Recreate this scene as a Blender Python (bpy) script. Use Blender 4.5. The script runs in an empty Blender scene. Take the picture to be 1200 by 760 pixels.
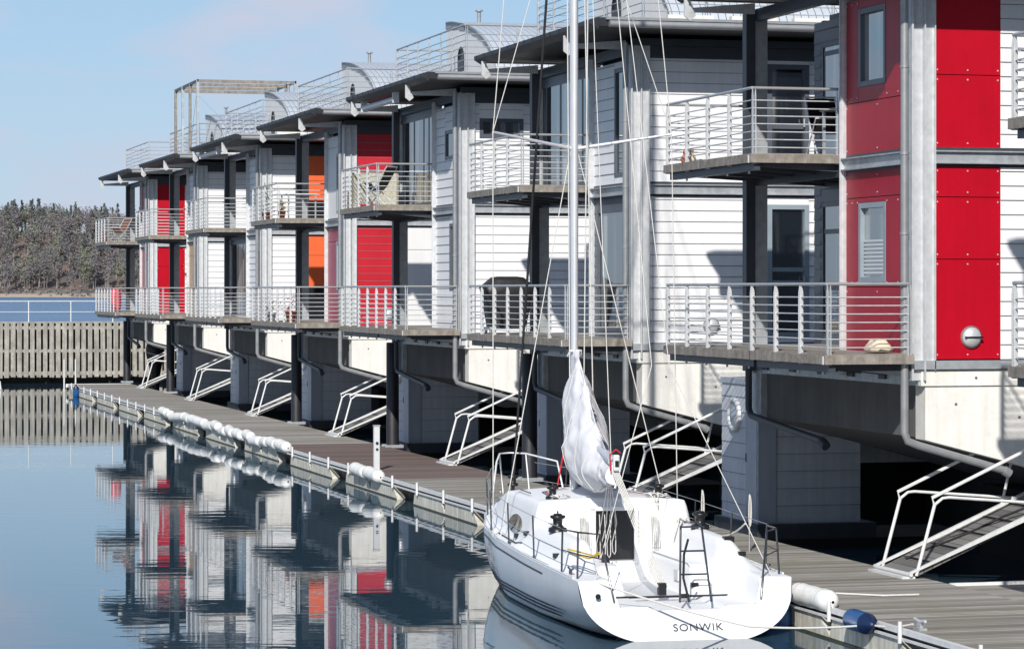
import bpy, math, random
from mathutils import Vector, Matrix, noise as mnoise
R = random.Random(7)
sc = bpy.context.scene
col = sc.collection
PI = math.pi
# axes: +Y runs along the row of houses (away from the camera), +X towards the houses, z = 0 is the water
TH = math.atan(895/3300)
EYE = 4.6
SUN_TO = Vector((-0.65, -1.47, 1.0)).normalized()
# ------------------------------------------------------------------ materials
def newmat(name):
    m = bpy.data.materials.new(name); m.use_nodes = True
    nt = m.node_tree; b = nt.nodes['Principled BSDF']
    return m, nt, b
def N(nt, typ, **kw):
    n = nt.nodes.new(typ)
    for k, v in kw.items():
        if k in ('operation','blend_type','data_type','feature','noise_dimensions','wave_type','bands_direction','interpolation','distance'): setattr(n, k, v)
        else: n.inputs[k].default_value = v
    return n
def ramp(nt, src, stops):
    r = nt.nodes.new('ShaderNodeValToRGB'); e = r.color_ramp.elements
    while len(e) < len(stops): e.new(0.5)
    for i, (p, c) in enumerate(stops):
        e[i].position = p; e[i].color = (*c, 1) if len(c) == 3 else c
    nt.links.new(src, r.inputs[0]); return r
def mat(name, c, rough=.5, metal=0, var=.12, scale=3.0, bump=0, bscale=20, streak=0, coat=0, spec=.5, dirt=None):
    """painted / plain surface with tonal variation, rain streaks and fine bump"""
    m, nt, b = newmat(name); L = nt.links
    tc = nt.nodes.new('ShaderNodeTexCoord')
    n1 = N(nt, 'ShaderNodeTexNoise', Scale=scale, Detail=6, Roughness=.6); L.new(tc.outputs['Object'], n1.inputs['Vector'])
    lo = tuple(max(0, x*(1-var)) for x in c); hi = tuple(min(1, x*(1+var*.6)) for x in c)
    r = ramp(nt, n1.outputs[0], [(.3, lo), (.7, hi)])
    out = r.outputs[0]
    if streak:
        mp = nt.nodes.new('ShaderNodeMapping'); mp.inputs['Scale'].default_value = (9, 9, .5)
        L.new(tc.outputs['Object'], mp.inputs[0])
        n2 = N(nt, 'ShaderNodeTexNoise', Scale=1.0, Detail=5, Roughness=.65); L.new(mp.outputs[0], n2.inputs['Vector'])
        r2 = ramp(nt, n2.outputs[0], [(.35, (1-streak,)*3), (.62, (1, 1, 1))])
        mx = nt.nodes.new('ShaderNodeMixRGB'); mx.blend_type = 'MULTIPLY'; mx.inputs[0].default_value = 1
        L.new(out, mx.inputs[1]); L.new(r2.outputs[0], mx.inputs[2]); out = mx.outputs[0]
    if dirt:
        n3 = N(nt, 'ShaderNodeTexNoise', Scale=scale*2.3, Detail=8, Roughness=.7); L.new(tc.outputs['Object'], n3.inputs['Vector'])
        r3 = ramp(nt, n3.outputs[0], [(.5, (0, 0, 0)), (.72, (.75,)*3)])
        mx = nt.nodes.new('ShaderNodeMixRGB'); L.new(r3.outputs[0], mx.inputs[0])
        L.new(out, mx.inputs[1]); mx.inputs[2].default_value = (*dirt, 1); out = mx.outputs[0]
    L.new(out, b.inputs['Base Color'])
    b.inputs['Roughness'].default_value = rough; b.inputs['Metallic'].default_value = metal
    b.inputs['Coat Weight'].default_value = coat; b.inputs['Specular IOR Level'].default_value = spec
    if bump:
        n4 = N(nt, 'ShaderNodeTexNoise', Scale=bscale, Detail=5); L.new(tc.outputs['Object'], n4.inputs['Vector'])
        bp = nt.nodes.new('ShaderNodeBump'); bp.inputs['Strength'].default_value = bump; bp.inputs['Distance'].default_value = .01
        L.new(n4.outputs[0], bp.inputs['Height']); L.new(bp.outputs[0], b.inputs['Normal'])
    return m
def planks(name, cols, axis, width, rough=.85, gap=.07, moss=None, along=0):
    """boards laid side by side along `axis` (0 x, 1 y, 2 z), each with its own tone, dark gaps and grain"""
    m, nt, b = newmat(name); L = nt.links
    tc = nt.nodes.new('ShaderNodeTexCoord'); sp = nt.nodes.new('ShaderNodeSeparateXYZ'); L.new(tc.outputs['Object'], sp.inputs[0])
    d = N(nt, 'ShaderNodeMath', operation='DIVIDE'); L.new(sp.outputs[axis], d.inputs[0]); d.inputs[1].default_value = width
    fl = N(nt, 'ShaderNodeMath', operation='FLOOR'); L.new(d.outputs[0], fl.inputs[0])
    fr = N(nt, 'ShaderNodeMath', operation='FRACT'); L.new(d.outputs[0], fr.inputs[0])
    wn = nt.nodes.new('ShaderNodeTexWhiteNoise'); wn.noise_dimensions = '1D'; L.new(fl.outputs[0], wn.inputs['W'])
    mp = nt.nodes.new('ShaderNodeMapping'); s = [1.2, 1.2, 1.2]; s[axis] = 22; mp.inputs['Scale'].default_value = s
    L.new(tc.outputs['Object'], mp.inputs[0])
    gn = N(nt, 'ShaderNodeTexNoise', Scale=1.6, Detail=8, Roughness=.7); L.new(mp.outputs[0], gn.inputs['Vector'])
    ad = N(nt, 'ShaderNodeMath', operation='ADD'); L.new(wn.outputs['Value'], ad.inputs[0]); L.new(gn.outputs[0], ad.inputs[1])
    hf = N(nt, 'ShaderNodeMath', operation='MULTIPLY'); L.new(ad.outputs[0], hf.inputs[0]); hf.inputs[1].default_value = .5
    r = ramp(nt, hf.outputs[0], [(.15+.7*i/(len(cols)-1), c) for i, c in enumerate(cols)])
    out = r.outputs[0]
    if moss:
        n3 = N(nt, 'ShaderNodeTexNoise', Scale=.5, Detail=7, Roughness=.7); L.new(tc.outputs['Object'], n3.inputs['Vector'])
        r3 = ramp(nt, n3.outputs[0], [(.48, (0, 0, 0)), (.7, (.8,)*3)])
        mx = nt.nodes.new('ShaderNodeMixRGB'); L.new(r3.outputs[0], mx.inputs[0]); L.new(out, mx.inputs[1]); mx.inputs[2].default_value = (*moss, 1); out = mx.outputs[0]
    lt = N(nt, 'ShaderNodeMath', operation='LESS_THAN'); L.new(fr.outputs[0], lt.inputs[0]); lt.inputs[1].default_value = gap
    mx = nt.nodes.new('ShaderNodeMixRGB'); L.new(lt.outputs[0], mx.inputs[0]); L.new(out, mx.inputs[1]); mx.inputs[2].default_value = (.025, .022, .02, 1)
    L.new(mx.outputs[0], b.inputs['Base Color']); b.inputs['Roughness'].default_value = rough
    bp = nt.nodes.new('ShaderNodeBump'); bp.inputs['Strength'].default_value = .5; bp.inputs['Distance'].default_value = .01
    L.new(gn.outputs[0], bp.inputs['Height']); L.new(bp.outputs[0], b.inputs['Normal'])
    return m
M = {}
M['white'] = mat('white_paint_cladding', (.78, .785, .80), .5, var=.06, scale=1.2, streak=.07)
M['whitepanel'] = mat('white_panel', (.74, .74, .74), .5, var=.05, scale=.9, streak=.05)
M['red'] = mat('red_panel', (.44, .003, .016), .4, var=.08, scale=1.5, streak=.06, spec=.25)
M['redside'] = mat('shade_toned_red_side_panel', (.36, .008, .026), .42, var=.12, scale=1.1, streak=.14, spec=.3)  # darker copy of the red panel, side-wall shade put into the colour
M['shed'] = mat('shed_boards', (.50, .53, .58), .6, var=.08, streak=.12)
M['redboard'] = mat('red_boards', (.50, .010, .025), .4, var=.1, scale=1.5, streak=.08)
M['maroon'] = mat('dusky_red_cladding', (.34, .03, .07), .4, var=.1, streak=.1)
M['orange'] = mat('orange_panel', (.80, .13, .035), .45, var=.06, streak=.05)
M['joint'] = mat('shadowed_joint', (.20, .20, .21), .9)
M['tan'] = mat('tan_wood_panel', (.55, .38, .24), .6, var=.15, scale=4, streak=.1)
M['galv'] = mat('galvanised_steel', (.50, .53, .56), .45, .55, var=.22, scale=6, bump=.05, bscale=40)
M['galvl'] = mat('bright_galvanised_steel', (.62, .64, .66), .5, .35, var=.15, scale=8, streak=.08)
M['rail'] = mat('stainless_rail', (.56, .57, .57), .34, .6, var=.1, scale=8)
M['darksteel'] = mat('dark_blue_grey_steel', (.05, .058, .07), .45, .1, var=.2, scale=3)
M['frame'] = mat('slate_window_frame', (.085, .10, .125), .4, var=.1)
M['greyframe'] = mat('grey_window_frame', (.26, .31, .35), .4, var=.1)
M['roofd'] = mat('dark_roof_metal', (.022, .025, .032), .5, .2, var=.2, scale=4)
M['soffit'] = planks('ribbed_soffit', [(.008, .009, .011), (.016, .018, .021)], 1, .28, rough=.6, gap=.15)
M['gutter'] = mat('zinc_gutter', (.33, .34, .35), .45, .4, var=.15, scale=5)
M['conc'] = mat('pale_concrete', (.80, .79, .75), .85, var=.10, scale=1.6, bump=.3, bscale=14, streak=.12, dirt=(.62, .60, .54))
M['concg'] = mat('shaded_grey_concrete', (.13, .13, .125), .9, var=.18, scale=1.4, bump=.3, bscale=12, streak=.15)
M['pont'] = mat('stained_float_concrete', (.70, .68, .60), .9, var=.2, scale=2.2, bump=.4, bscale=12, streak=.35, dirt=(.40, .38, .24))
M['algae'] = mat('wet_algae_concrete', (.06, .06, .035), .6, var=.4, scale=5)
M['black'] = mat('black_steel', (.012, .013, .018), .4, .1, var=.3)
M['pile'] = mat('black_pile_coating', (.022, .023, .03), .5, .1, var=.3, scale=3, streak=.25)
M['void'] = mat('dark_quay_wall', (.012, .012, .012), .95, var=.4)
M['deckb'] = planks('grey_balcony_boards', [(.16, .14, .12), (.33, .30, .27), (.42, .40, .37)], 1, .12, gap=.08, moss=(.16, .17, .09))
M['fasc'] = mat('weathered_edge_timber', (.30, .27, .24), .85, var=.35, scale=7, bump=.3, streak=.3, dirt=(.15, .14, .08))
M['dock'] = planks('weathered_dock_boards', [(.13, .12, .105), (.31, .29, .26), (.48, .455, .42)], 1, .14, gap=.09, moss=(.24, .23, .16))
M['dockbr'] = planks('newer_brown_dock_boards', [(.09, .065, .056), (.16, .115, .10), (.22, .17, .15)], 1, .14, gap=.05)
M['ramp'] = planks('gangway_boards', [(.09, .09, .088), (.17, .165, .16), (.23, .22, .21)], 0, .14, gap=.08)
M['fence'] = mat('weathered_grey_plank', (.42, .40, .36), .9, var=.35, scale=2.5, bump=.4, streak=.35, dirt=(.22, .21, .13))
M['fencedark'] = mat('dark_timber_backing', (.03, .028, .024), .95)
M['whitemetal'] = mat('white_painted_metal', (.72, .73, .73), .45, .05, var=.1, scale=6, streak=.1)
M['fender'] = mat('white_rubber_fender', (.82, .82, .80), .5, var=.08, scale=6, dirt=(.6, .59, .54))
M['gel'] = mat('white_gelcoat', (.78, .79, .81), .16, var=.05, scale=1.3, coat=.5, streak=.05)
M['gelns'] = mat('nonslip_deck', (.81, .82, .83), .6, var=.04, scale=30)
M['navy'] = mat('black_stripe', (.006, .008, .02), .4)
M['chrome'] = mat('polished_steel', (.16, .165, .17), .2, .9, var=.1)
M['alu'] = mat('anodised_mast', (.66, .67, .70), .35, .35, var=.08, scale=2)
M['rope'] = mat('white_rope', (.62, .61, .58), .9, var=.2, scale=60)
M['ropedark'] = mat('black_rope', (.02, .02, .022), .8)
M['ropered'] = mat('red_rope', (.5, .02, .03), .8)
M['ropeyel'] = mat('yellow_rope', (.6, .42, .05), .8)
M['blue'] = mat('blue_rubber', (.012, .10, .30), .4, var=.2, scale=5)
M['bluedark'] = mat('dark_blue_rubber', (.006, .02, .07), .4, var=.3, scale=5)
M['plastic'] = mat('black_plastic', (.012, .012, .014), .35)
M['cover'] = mat('white_sail_cover', (.76, .76, .78), .8, var=.08, scale=3, bump=.5, bscale=9)
M['grill'] = mat('black_grill_cover', (.022, .022, .024), .45, var=.3, scale=5, bump=1, bscale=7)
M['cream'] = mat('cream_cushion', (.72, .60, .45), .8, var=.12, scale=8, bump=.5, bscale=18)
M['wicker'] = mat('beige_wicker', (.48, .46, .37), .8, var=.35, scale=24, bump=.8, bscale=60)
M['redplastic'] = mat('red_plastic', (.62, .03, .05), .4, var=.1)
M['terra'] = mat('terracotta', (.55, .17, .08), .8, var=.2)
M['leaf'] = mat('leaf_green', (.08, .12, .03), .7, var=.5, scale=20)
M['pink'] = mat('pink_petals', (.75, .12, .2), .7, var=.2)
M['screen'] = planks('ribbed_light_roof_panels', [(.44, .48, .52), (.50, .54, .58)], 0, .16, rough=.35, gap=.08)
M['shedtrim'] = mat('shed_trim', (.36, .40, .46), .5, var=.08, streak=.1)
M['light'] = mat('pale_grey_sheet', (.60, .62, .64), .5, var=.06)
M['brown'] = mat('brown_canvas', (.14, .06, .035), .8, var=.2)
def glassmat():
    m, nt, b = newmat('window_glass'); L = nt.links
    tc = nt.nodes.new('ShaderNodeTexCoord')
    n = N(nt, 'ShaderNodeTexNoise', Scale=.9, Detail=3); L.new(tc.outputs['Object'], n.inputs['Vector'])
    mc = nt.nodes.new('ShaderNodeMapping'); mc.inputs['Scale'].default_value = (2.6, 2.6, .12); L.new(tc.outputs['Object'], mc.inputs[0]); L.new(mc.outputs[0], n.inputs['Vector'])
    r = ramp(nt, n.outputs[0], [(.44, (.010, .013, .016)), (.52, (.05, .06, .065)), (.57, (.26, .26, .25)), (.64, (.34, .34, .33))]); L.new(r.outputs[0], b.inputs['Base Color'])
    b.inputs['Roughness'].default_value = .03; b.inputs['IOR'].default_value = 2.9; b.inputs['Specular IOR Level'].default_value = .8
    bp = nt.nodes.new('ShaderNodeBump'); bp.inputs['Strength'].default_value = .05; bp.inputs['Distance'].default_value = .02
    n2 = N(nt, 'ShaderNodeTexNoise', Scale=1.1, Detail=1); L.new(tc.outputs['Object'], n2.inputs['Vector'])
    L.new(n2.outputs[0], bp.inputs['Height']); L.new(bp.outputs[0], b.inputs['Normal'])
    return m
M['glass'] = glassmat()
def watermat(name, deep, s1, s2, strength, rough, dist=.1, sp=(1, 1, 1)):
    m, nt, b = newmat(name); L = nt.links
    tc = nt.nodes.new('ShaderNodeTexCoord')
    m0 = nt.nodes.new('ShaderNodeMapping'); m0.inputs['Rotation'].default_value = (0, 0, TH); L.new(tc.outputs['Object'], m0.inputs[0])
    mp = nt.nodes.new('ShaderNodeMapping'); mp.inputs['Scale'].default_value = sp; L.new(m0.outputs[0], mp.inputs[0])
    n1 = N(nt, 'ShaderNodeTexNoise', Scale=s1, Detail=2, Roughness=.45, Distortion=.4); L.new(mp.outputs[0], n1.inputs['Vector'])
    n2 = N(nt, 'ShaderNodeTexNoise', Scale=s2, Detail=2, Roughness=.5); L.new(mp.outputs[0], n2.inputs['Vector'])
    nb = N(nt, 'ShaderNodeTexNoise', Scale=.05, Detail=3); L.new(tc.outputs['Object'], nb.inputs['Vector'])   # calmer and rougher patches
    rb = ramp(nt, nb.outputs[0], [(.38, (.35,)*3), (.62, (1,)*3)])
    mm = N(nt, 'ShaderNodeMath', operation='MULTIPLY_ADD'); L.new(n2.outputs[0], mm.inputs[0]); mm.inputs[1].default_value = .22; L.new(n1.outputs[0], mm.inputs[2])
    bp = nt.nodes.new('ShaderNodeBump'); bp.inputs['Distance'].default_value = dist
    ms = N(nt, 'ShaderNodeMath', operation='MULTIPLY'); L.new(rb.outputs[0], ms.inputs[0]); ms.inputs[1].default_value = strength
    L.new(ms.outputs[0], bp.inputs['Strength']); L.new(mm.outputs[0], bp.inputs['Height']); L.new(bp.outputs[0], b.inputs['Normal'])
    b.inputs['Base Color'].default_value = (*deep, 1); b.inputs['Roughness'].default_value = rough; b.inputs['IOR'].default_value = 1.5
    return m
M['water'] = watermat('harbour_water', (.03, .065, .095), 1.0, 3.1, .11, .0, .02, (.5, 2.0, 1))
M['sea'] = watermat('choppy_fjord_water', (.02, .10, .22), .5, 2.5, 1.0, .25, .5, (.35, 1.3, 1))
# ------------------------------------------------------------------ mesh builder
class MB:
    def __init__(s): s.v = []; s.f = []; s.sm = []
    def add(s, vs, fs, smooth=False):
        o = len(s.v); s.v += [tuple(v) for v in vs]
        for f in fs: s.f.append(tuple(i+o for i in f)); s.sm.append(smooth)
        return s
    def box(s, x0, x1, y0, y1, z0, z1):
        x0, x1 = min(x0, x1), max(x0, x1); y0, y1 = min(y0, y1), max(y0, y1); z0, z1 = min(z0, z1), max(z0, z1)
        return s.add([(x0,y0,z0),(x1,y0,z0),(x1,y1,z0),(x0,y1,z0),(x0,y0,z1),(x1,y0,z1),(x1,y1,z1),(x0,y1,z1)],
              [(0,3,2,1),(4,5,6,7),(0,1,5,4),(1,2,6,5),(2,3,7,6),(3,0,4,7)])
    def cyl(s, p0, p1, r, r1=None, n=8, cap=True):
        p0, p1 = Vector(p0), Vector(p1); r1 = r if r1 is None else r1
        d = (p1-p0).normalized(); a = d.orthogonal().normalized(); b = d.cross(a)
        vs = []
        for p, q in ((p0, r), (p1, r1)):
            for i in range(n):
                t = 2*PI*i/n; vs.append(p+a*(q*math.cos(t))+b*(q*math.sin(t)))
        s.add(vs, [(i, (i+1) % n, n+(i+1) % n, n+i) for i in range(n)], True)
        if cap: s.add(vs[:n], [tuple(range(n-1, -1, -1))]); s.add(vs[n:], [tuple(range(n))])
        return s
    def tube(s, pts, r, n=6):
        pts = [Vector(p) for p in pts]; vs = []; prev = None
        for k, p in enumerate(pts):
            d = (pts[min(k+1, len(pts)-1)]-pts[max(k-1, 0)])
            d = d.normalized() if d.length > 1e-7 else Vector((0, 0, 1))
            a = d.orthogonal().normalized() if prev is None else (prev-d*prev.dot(d)).normalized()
            prev = a; b = d.cross(a); rr = r[k] if isinstance(r, (list, tuple)) else r
            for i in range(n):
                t = 2*PI*i/n; vs.append(p+a*(rr*math.cos(t))+b*(rr*math.sin(t)))
        fs = []
        for k in range(len(pts)-1):
            for i in range(n): fs.append((k*n+i, k*n+(i+1) % n, (k+1)*n+(i+1) % n, (k+1)*n+i))
        s.add(vs, fs, True); m = len(vs)
        s.add(vs[:n], [tuple(range(n-1, -1, -1))]); s.add(vs[m-n:], [tuple(range(n))])
        return s
    def prism(s, poly, axis, a, b):
        """polygon (p,q) extruded along axis 'x','y' or 'z' from a to b"""
        def P(p, q, t): return {'x': (t, p, q), 'y': (p, t, q), 'z': (p, q, t)}[axis]
        n = len(poly); vs = [P(p, q, a) for p, q in poly]+[P(p, q, b) for p, q in poly]
        return s.add(vs, [tuple(range(n)), tuple(range(2*n-1, n-1, -1))]+[(i, n+i, n+(i+1) % n, (i+1) % n) for i in range(n)])
    def lathe(s, prof, c, n=16, axis='z'):
        vs = []
        for r, h in prof:
            for i in range(n):
                t = 2*PI*i/n; p = (r*math.cos(t), r*math.sin(t), h)
                if axis == 'y': p = (p[0], p[2], p[1])
                if axis == 'x': p = (p[2], p[0], p[1])
                vs.append((p[0]+c[0], p[1]+c[1], p[2]+c[2]))
        fs = [(k*n+i, k*n+(i+1) % n, (k+1)*n+(i+1) % n, (k+1)*n+i) for k in range(len(prof)-1) for i in range(n)]
        return s.add(vs, fs, True)
    def build(s, name, m, parent=None, loc=None, bevel=0):
        me = bpy.data.meshes.new(name); me.from_pydata(s.v, [], s.f); me.update()
        me.polygons.foreach_set('use_smooth', s.sm)
        me.materials.append(M[m] if isinstance(m, str) else m)
        o = bpy.data.objects.new(name, me); col.objects.link(o)
        if parent: o.parent = parent
        if loc: o.location = loc
        import bmesh
        bm = bmesh.new(); bm.from_mesh(me); bmesh.ops.recalc_face_normals(bm, faces=bm.faces); bm.to_mesh(me); bm.free()
        if bevel:
            b = o.modifiers.new('bevel', 'BEVEL'); b.width = bevel; b.segments = 2; b.limit_method = 'ANGLE'
        return o
def tag(o, label=None, cat=None, group=None, kind=None):
    if label: o['label'] = label
    if cat: o['category'] = cat
    if group: o['group'] = group
    if kind: o['kind'] = kind
    return o
def empty(name, loc, rz=0):
    o = bpy.data.objects.new(name, None); col.objects.link(o); o.location = loc; o.rotation_euler = (0, 0, rz); o.empty_display_size = .3
    return o
def copy_tree(o, parent=None):
    c = o.copy(); col.objects.link(c); c.parent = parent
    for ch in [x for x in bpy.data.objects if x.parent == o]: copy_tree(ch, c)
    return c
# ------------------------------------------------------------------ houses
# local frame of a house: x = 0 the wall facing the water, y = 0 the wall facing the camera, z from the water
Z1, Z2, ZT = 3.69, 6.70, 9.25
def lap(mb, plane, a0, a1, z0, z1, fixed, out, h=.21, proud=.014, jt_mb=None):
    """lapped boards; plane 'y': wall at y=fixed facing -y, running in x; plane 'x': wall at x=fixed facing -x"""
    z = z0
    while z < z1-.02:
        zt = min(z+h, z1)
        b = fixed-out*proud; t = fixed-out*.002
        if plane == 'y':
            mb.add([(a0,b,z),(a1,b,z),(a1,t,zt),(a0,t,zt),(a0,t,z),(a1,t,z)], [(0,1,2,3),(4,5,1,0)])
        else:
            mb.add([(b,a0,z),(b,a1,z),(t,a1,zt),(t,a0,zt),(t,a0,z),(t,a1,z)], [(0,1,2,3),(4,5,1,0)])
        if jt_mb is not None and z > z0+.01:
            if plane == 'y': jt_mb.box(a0, a1, b-.002, b+.01, z-.003, z+.006)
            else: jt_mb.box(b-.002, b+.01, a0, a1, z-.003, z+.006)
        z = zt
def rects(a0, a1, z0, z1, holes):
    """split a wall rectangle around its openings"""
    hs = [h for h in holes if h[0] < a1 and h[1] > a0 and h[2] < z1 and h[3] > z0]
    if not hs: return [(a0, a1, z0, z1)]
    h = hs[0]; ha0, ha1, hz0, hz1 = max(h[0], a0), min(h[1], a1), max(h[2], z0), min(h[3], z1); out = []
    if ha0 > a0: out += rects(a0, ha0, z0, z1, holes)
    if ha1 < a1: out += rects(ha1, a1, z0, z1, holes)
    if hz0 > z0: out += rects(ha0, ha1, z0, hz0, holes)
    if hz1 < z1: out += rects(ha0, ha1, hz1, z1, holes)
    return out
def cladding(root, plane, a0, a1, z0, z1, fixed, m, style, holes=(), name='wall'):
    back = MB(); face = MB(); jm = MB(); d = .12
    for (p, q, r, s) in rects(a0, a1, z0, z1, list(holes)):
        if plane == 'y': back.box(p, q, fixed+.003, fixed+d, r, s)
        else: back.box(fixed+.003, fixed+d, p, q, r, s)
        if style == 'lap': lap(face, plane, p, q, r, s, fixed, 1, jt_mb=jm)
    if style == 'lap':
        w = back.build(name, m, root)
        fo_ = face.build('boards', m, w)
        jm.build('joints', 'joint', w)
        return w
    # flat panels: joints left open between them
    pan = MB(); scr = MB(); zs = style
    zz = [z0]+[z for z in zs if z0+.05 < z < z1-.05]+[z1]
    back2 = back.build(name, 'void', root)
    for i in range(len(zz)-1):
        for (p, q, r, s) in rects(a0, a1, zz[i], zz[i+1], list(holes)):
            g = .006
            if plane == 'y': pan.box(p+g, q-g, fixed-.014, fixed-.001, r+g, s-g)
            else: pan.box(fixed-.014, fixed-.001, p+g, q-g, r+g, s-g)
            if q-p > .35 and s-r > .3:
                for aa in (p+.05, (p+q)/2, q-.05):
                    for z in (r+.07, s-.07):
                        if plane == 'y': scr.cyl((aa, fixed-.02, z), (aa, fixed-.01, z), .012, n=6)
                        else: scr.cyl((fixed-.02, aa, z), (fixed-.01, aa, z), .012, n=6)
    pan.build('panel', m, back2)
    if scr.v: scr.build('screws', 'galvl', back2)
    return back2
def window(root, plane, a0, a1, z0, z1, fixed, fm='frame', w=.07, mull=(), trans=(), name='window', proud=.03, blind=None, gd=.05):
    """framed opening with glass set 6 cm back"""
    f = MB(); g = MB(); F = fixed-proud; gd = min(gd, .05)
    def bx(mb, p, q, r, s, d0, d1):
        if plane == 'y': mb.box(p, q, d0, d1, r, s)
        else: mb.box(d0, d1, p, q, r, s)
    bx(f, a0, a0+w, z0, z1, F, fixed+.14); bx(f, a1-w, a1, z0, z1, F, fixed+.14)
    bx(f, a0+w, a1-w, z1-w, z1, F+.002, fixed+.14); bx(f, a0+w, a1-w, z0, z0+w, F+.002, fixed+.14)
    for m_ in mull: bx(f, m_-w*.45, m_+w*.45, z0+w, z1-w, F+min(.012, .2*gd), fixed+.13)
    for t in trans: bx(f, a0+w, a1-w, t-w*.45, t+w*.45, F+.016, fixed+.125)
    o = f.build(name, fm, root)
    bx(g, a0+w*.8, a1-w*.8, z0+w*.8, z1-w*.8, fixed+gd, fixed+gd+.01); g.build('pane', 'glass', o)
    if blind:
        b = MB(); z = blind[0]
        while z < blind[1]:
            bx(b, a0+w+.02, a1-w-.02, z, z+.03, fixed+.03, fixed+.04); z += .06
        b.build('blind', 'light', o)
    if name == 'door':
        h = MB()
        if plane == 'y': h.box(a1-w-.04, a1-w-.02, F-.06, F-.03, z0+1.0, z0+1.16)
        else: h.box(F-.06, F-.03, a1-w-.04, a1-w-.02, z0+1.0, z0+1.16)
        h.build('handle', 'galvl', o)
    return o
def railing(parent, path, z, h=1.0, nb=7, step=1.0, name='railing', low=.16, post='galvl', ends=(True, True), slim=1):
    """posts are pairs of upright steel plates bolted to the deck edge, bars run through them"""
    posts = MB(); bars = MB(); hand = MB()
    for k in range(len(path)-1):
        a, b = Vector((*path[k], 0)), Vector((*path[k+1], 0)); L = (b-a).length; d = (b-a)/L; nrm = Vector((d.y, -d.x, 0))
        n = max(1, round(L/step))
        for i in range(n+1):
            if i == n and k < len(path)-2: continue
            p = a+d*(L*i/n); off = d*(.03 if i == 0 and k > 0 else 0)
            for e in (-.022, .022):
                q = p+d*e+off; t = d*.006; w = nrm*.029*slim
                vs = [q-t-w, q+t-w, q+t+w, q-t+w]
                lo = [(v.x, v.y, z-low) for v in vs]; md = [(v.x, v.y, z+h-.13) for v in vs]
                tp = [((q+(v-q)*.45).x, (q+(v-q)*.45).y, z+h-.01) for v in vs]
                posts.add(lo+md+tp, [(0,3,2,1)]+[(j, (j+1) % 4, 4+(j+1) % 4, 4+j) for j in range(4)]+[(4+j, 4+(j+1) % 4, 8+(j+1) % 4, 8+j) for j in range(4)]+[(8,9,10,11)])
            # foot plate on the edge timber
            c = p; w = d*.07; t = nrm*.012
            o_ = [c-w-t, c+w-t, c+w+t, c-w+t]
            posts.add([(v.x, v.y, z-low+.01) for v in o_]+[(v.x, v.y, z-.03) for v in o_], [(0,3,2,1),(4,5,6,7)]+[(j, (j+1) % 4, 4+(j+1) % 4, 4+j) for j in range(4)])
        for j in range(nb):
            zz = z+.09+(h-.16)*j/nb
            sag = 0
            bars.cyl((a.x, a.y, zz), (b.x, b.y, zz), .0105, n=5, cap=False)
        hand.cyl((a.x, a.y, z+h), (b.x, b.y, z+h), .023, n=8)
    posts.v, posts.f, posts.sm = posts.v, posts.f, posts.sm
    posts.add(bars.v, bars.f, True)
    hand_o = posts.build(name, post, parent)
    return hand_o, bars, hand
def railing3(root, path, z, **kw):
    """railing part of a thing, with bars and handrail as its sub-parts"""
    o, bars, hand = railing(root, path, z, **kw)
    hand.build('handrail', 'rail', o)
    return o
def balcony(root, x0, x1, y0, y1, z, cut=None):
    """timber deck with a steel channel below; boards as geometry-backed sheet"""
    d = MB(); d.box(x0+.02, x1, y0+.02, y1-.02, z-.035, z)
    o = d.build('balcony', 'deckb', root)
    f = MB(); f.box(x0-.03, x0+.02, y0-.03, y1+.03, z-.145, z-.012); f.box(x0+.02, x1, y0-.03, y0+.02, z-.147, z-.014); f.box(x0+.02, x1, y1-.02, y1+.03, z-.146, z-.013)
    f.build('edge_timber', 'fasc', o)
    s = MB(); s.box(x0+.06, x0+.16, y0+.05, y1-.05, z-.26, z-.04)
    n = int((y1-y0)/1.0)
    for i in range(n+1):
        y = y0+.15+(y1-y0-.3)*i/n
        s.prism([(x0+.16, z-.04), (x1, z-.04), (x1, z-.34), (x0+.16, z-.20)], 'y', y-.03, y+.03)
    s.build('bearers', 'darksteel', o)
    b = MB()
    for i in range(int((y1-y0)/1.0)+1):
        y = y0+.4+i*1.0
        if y < y1: b.cyl((x0+.11, y, z-.30), (x0+.11, y, z-.255), .018, n=6)
    b.build('bolts', 'galvl', o)
    return o
HLAB = 'floating houses in a row along the jetty'
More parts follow.
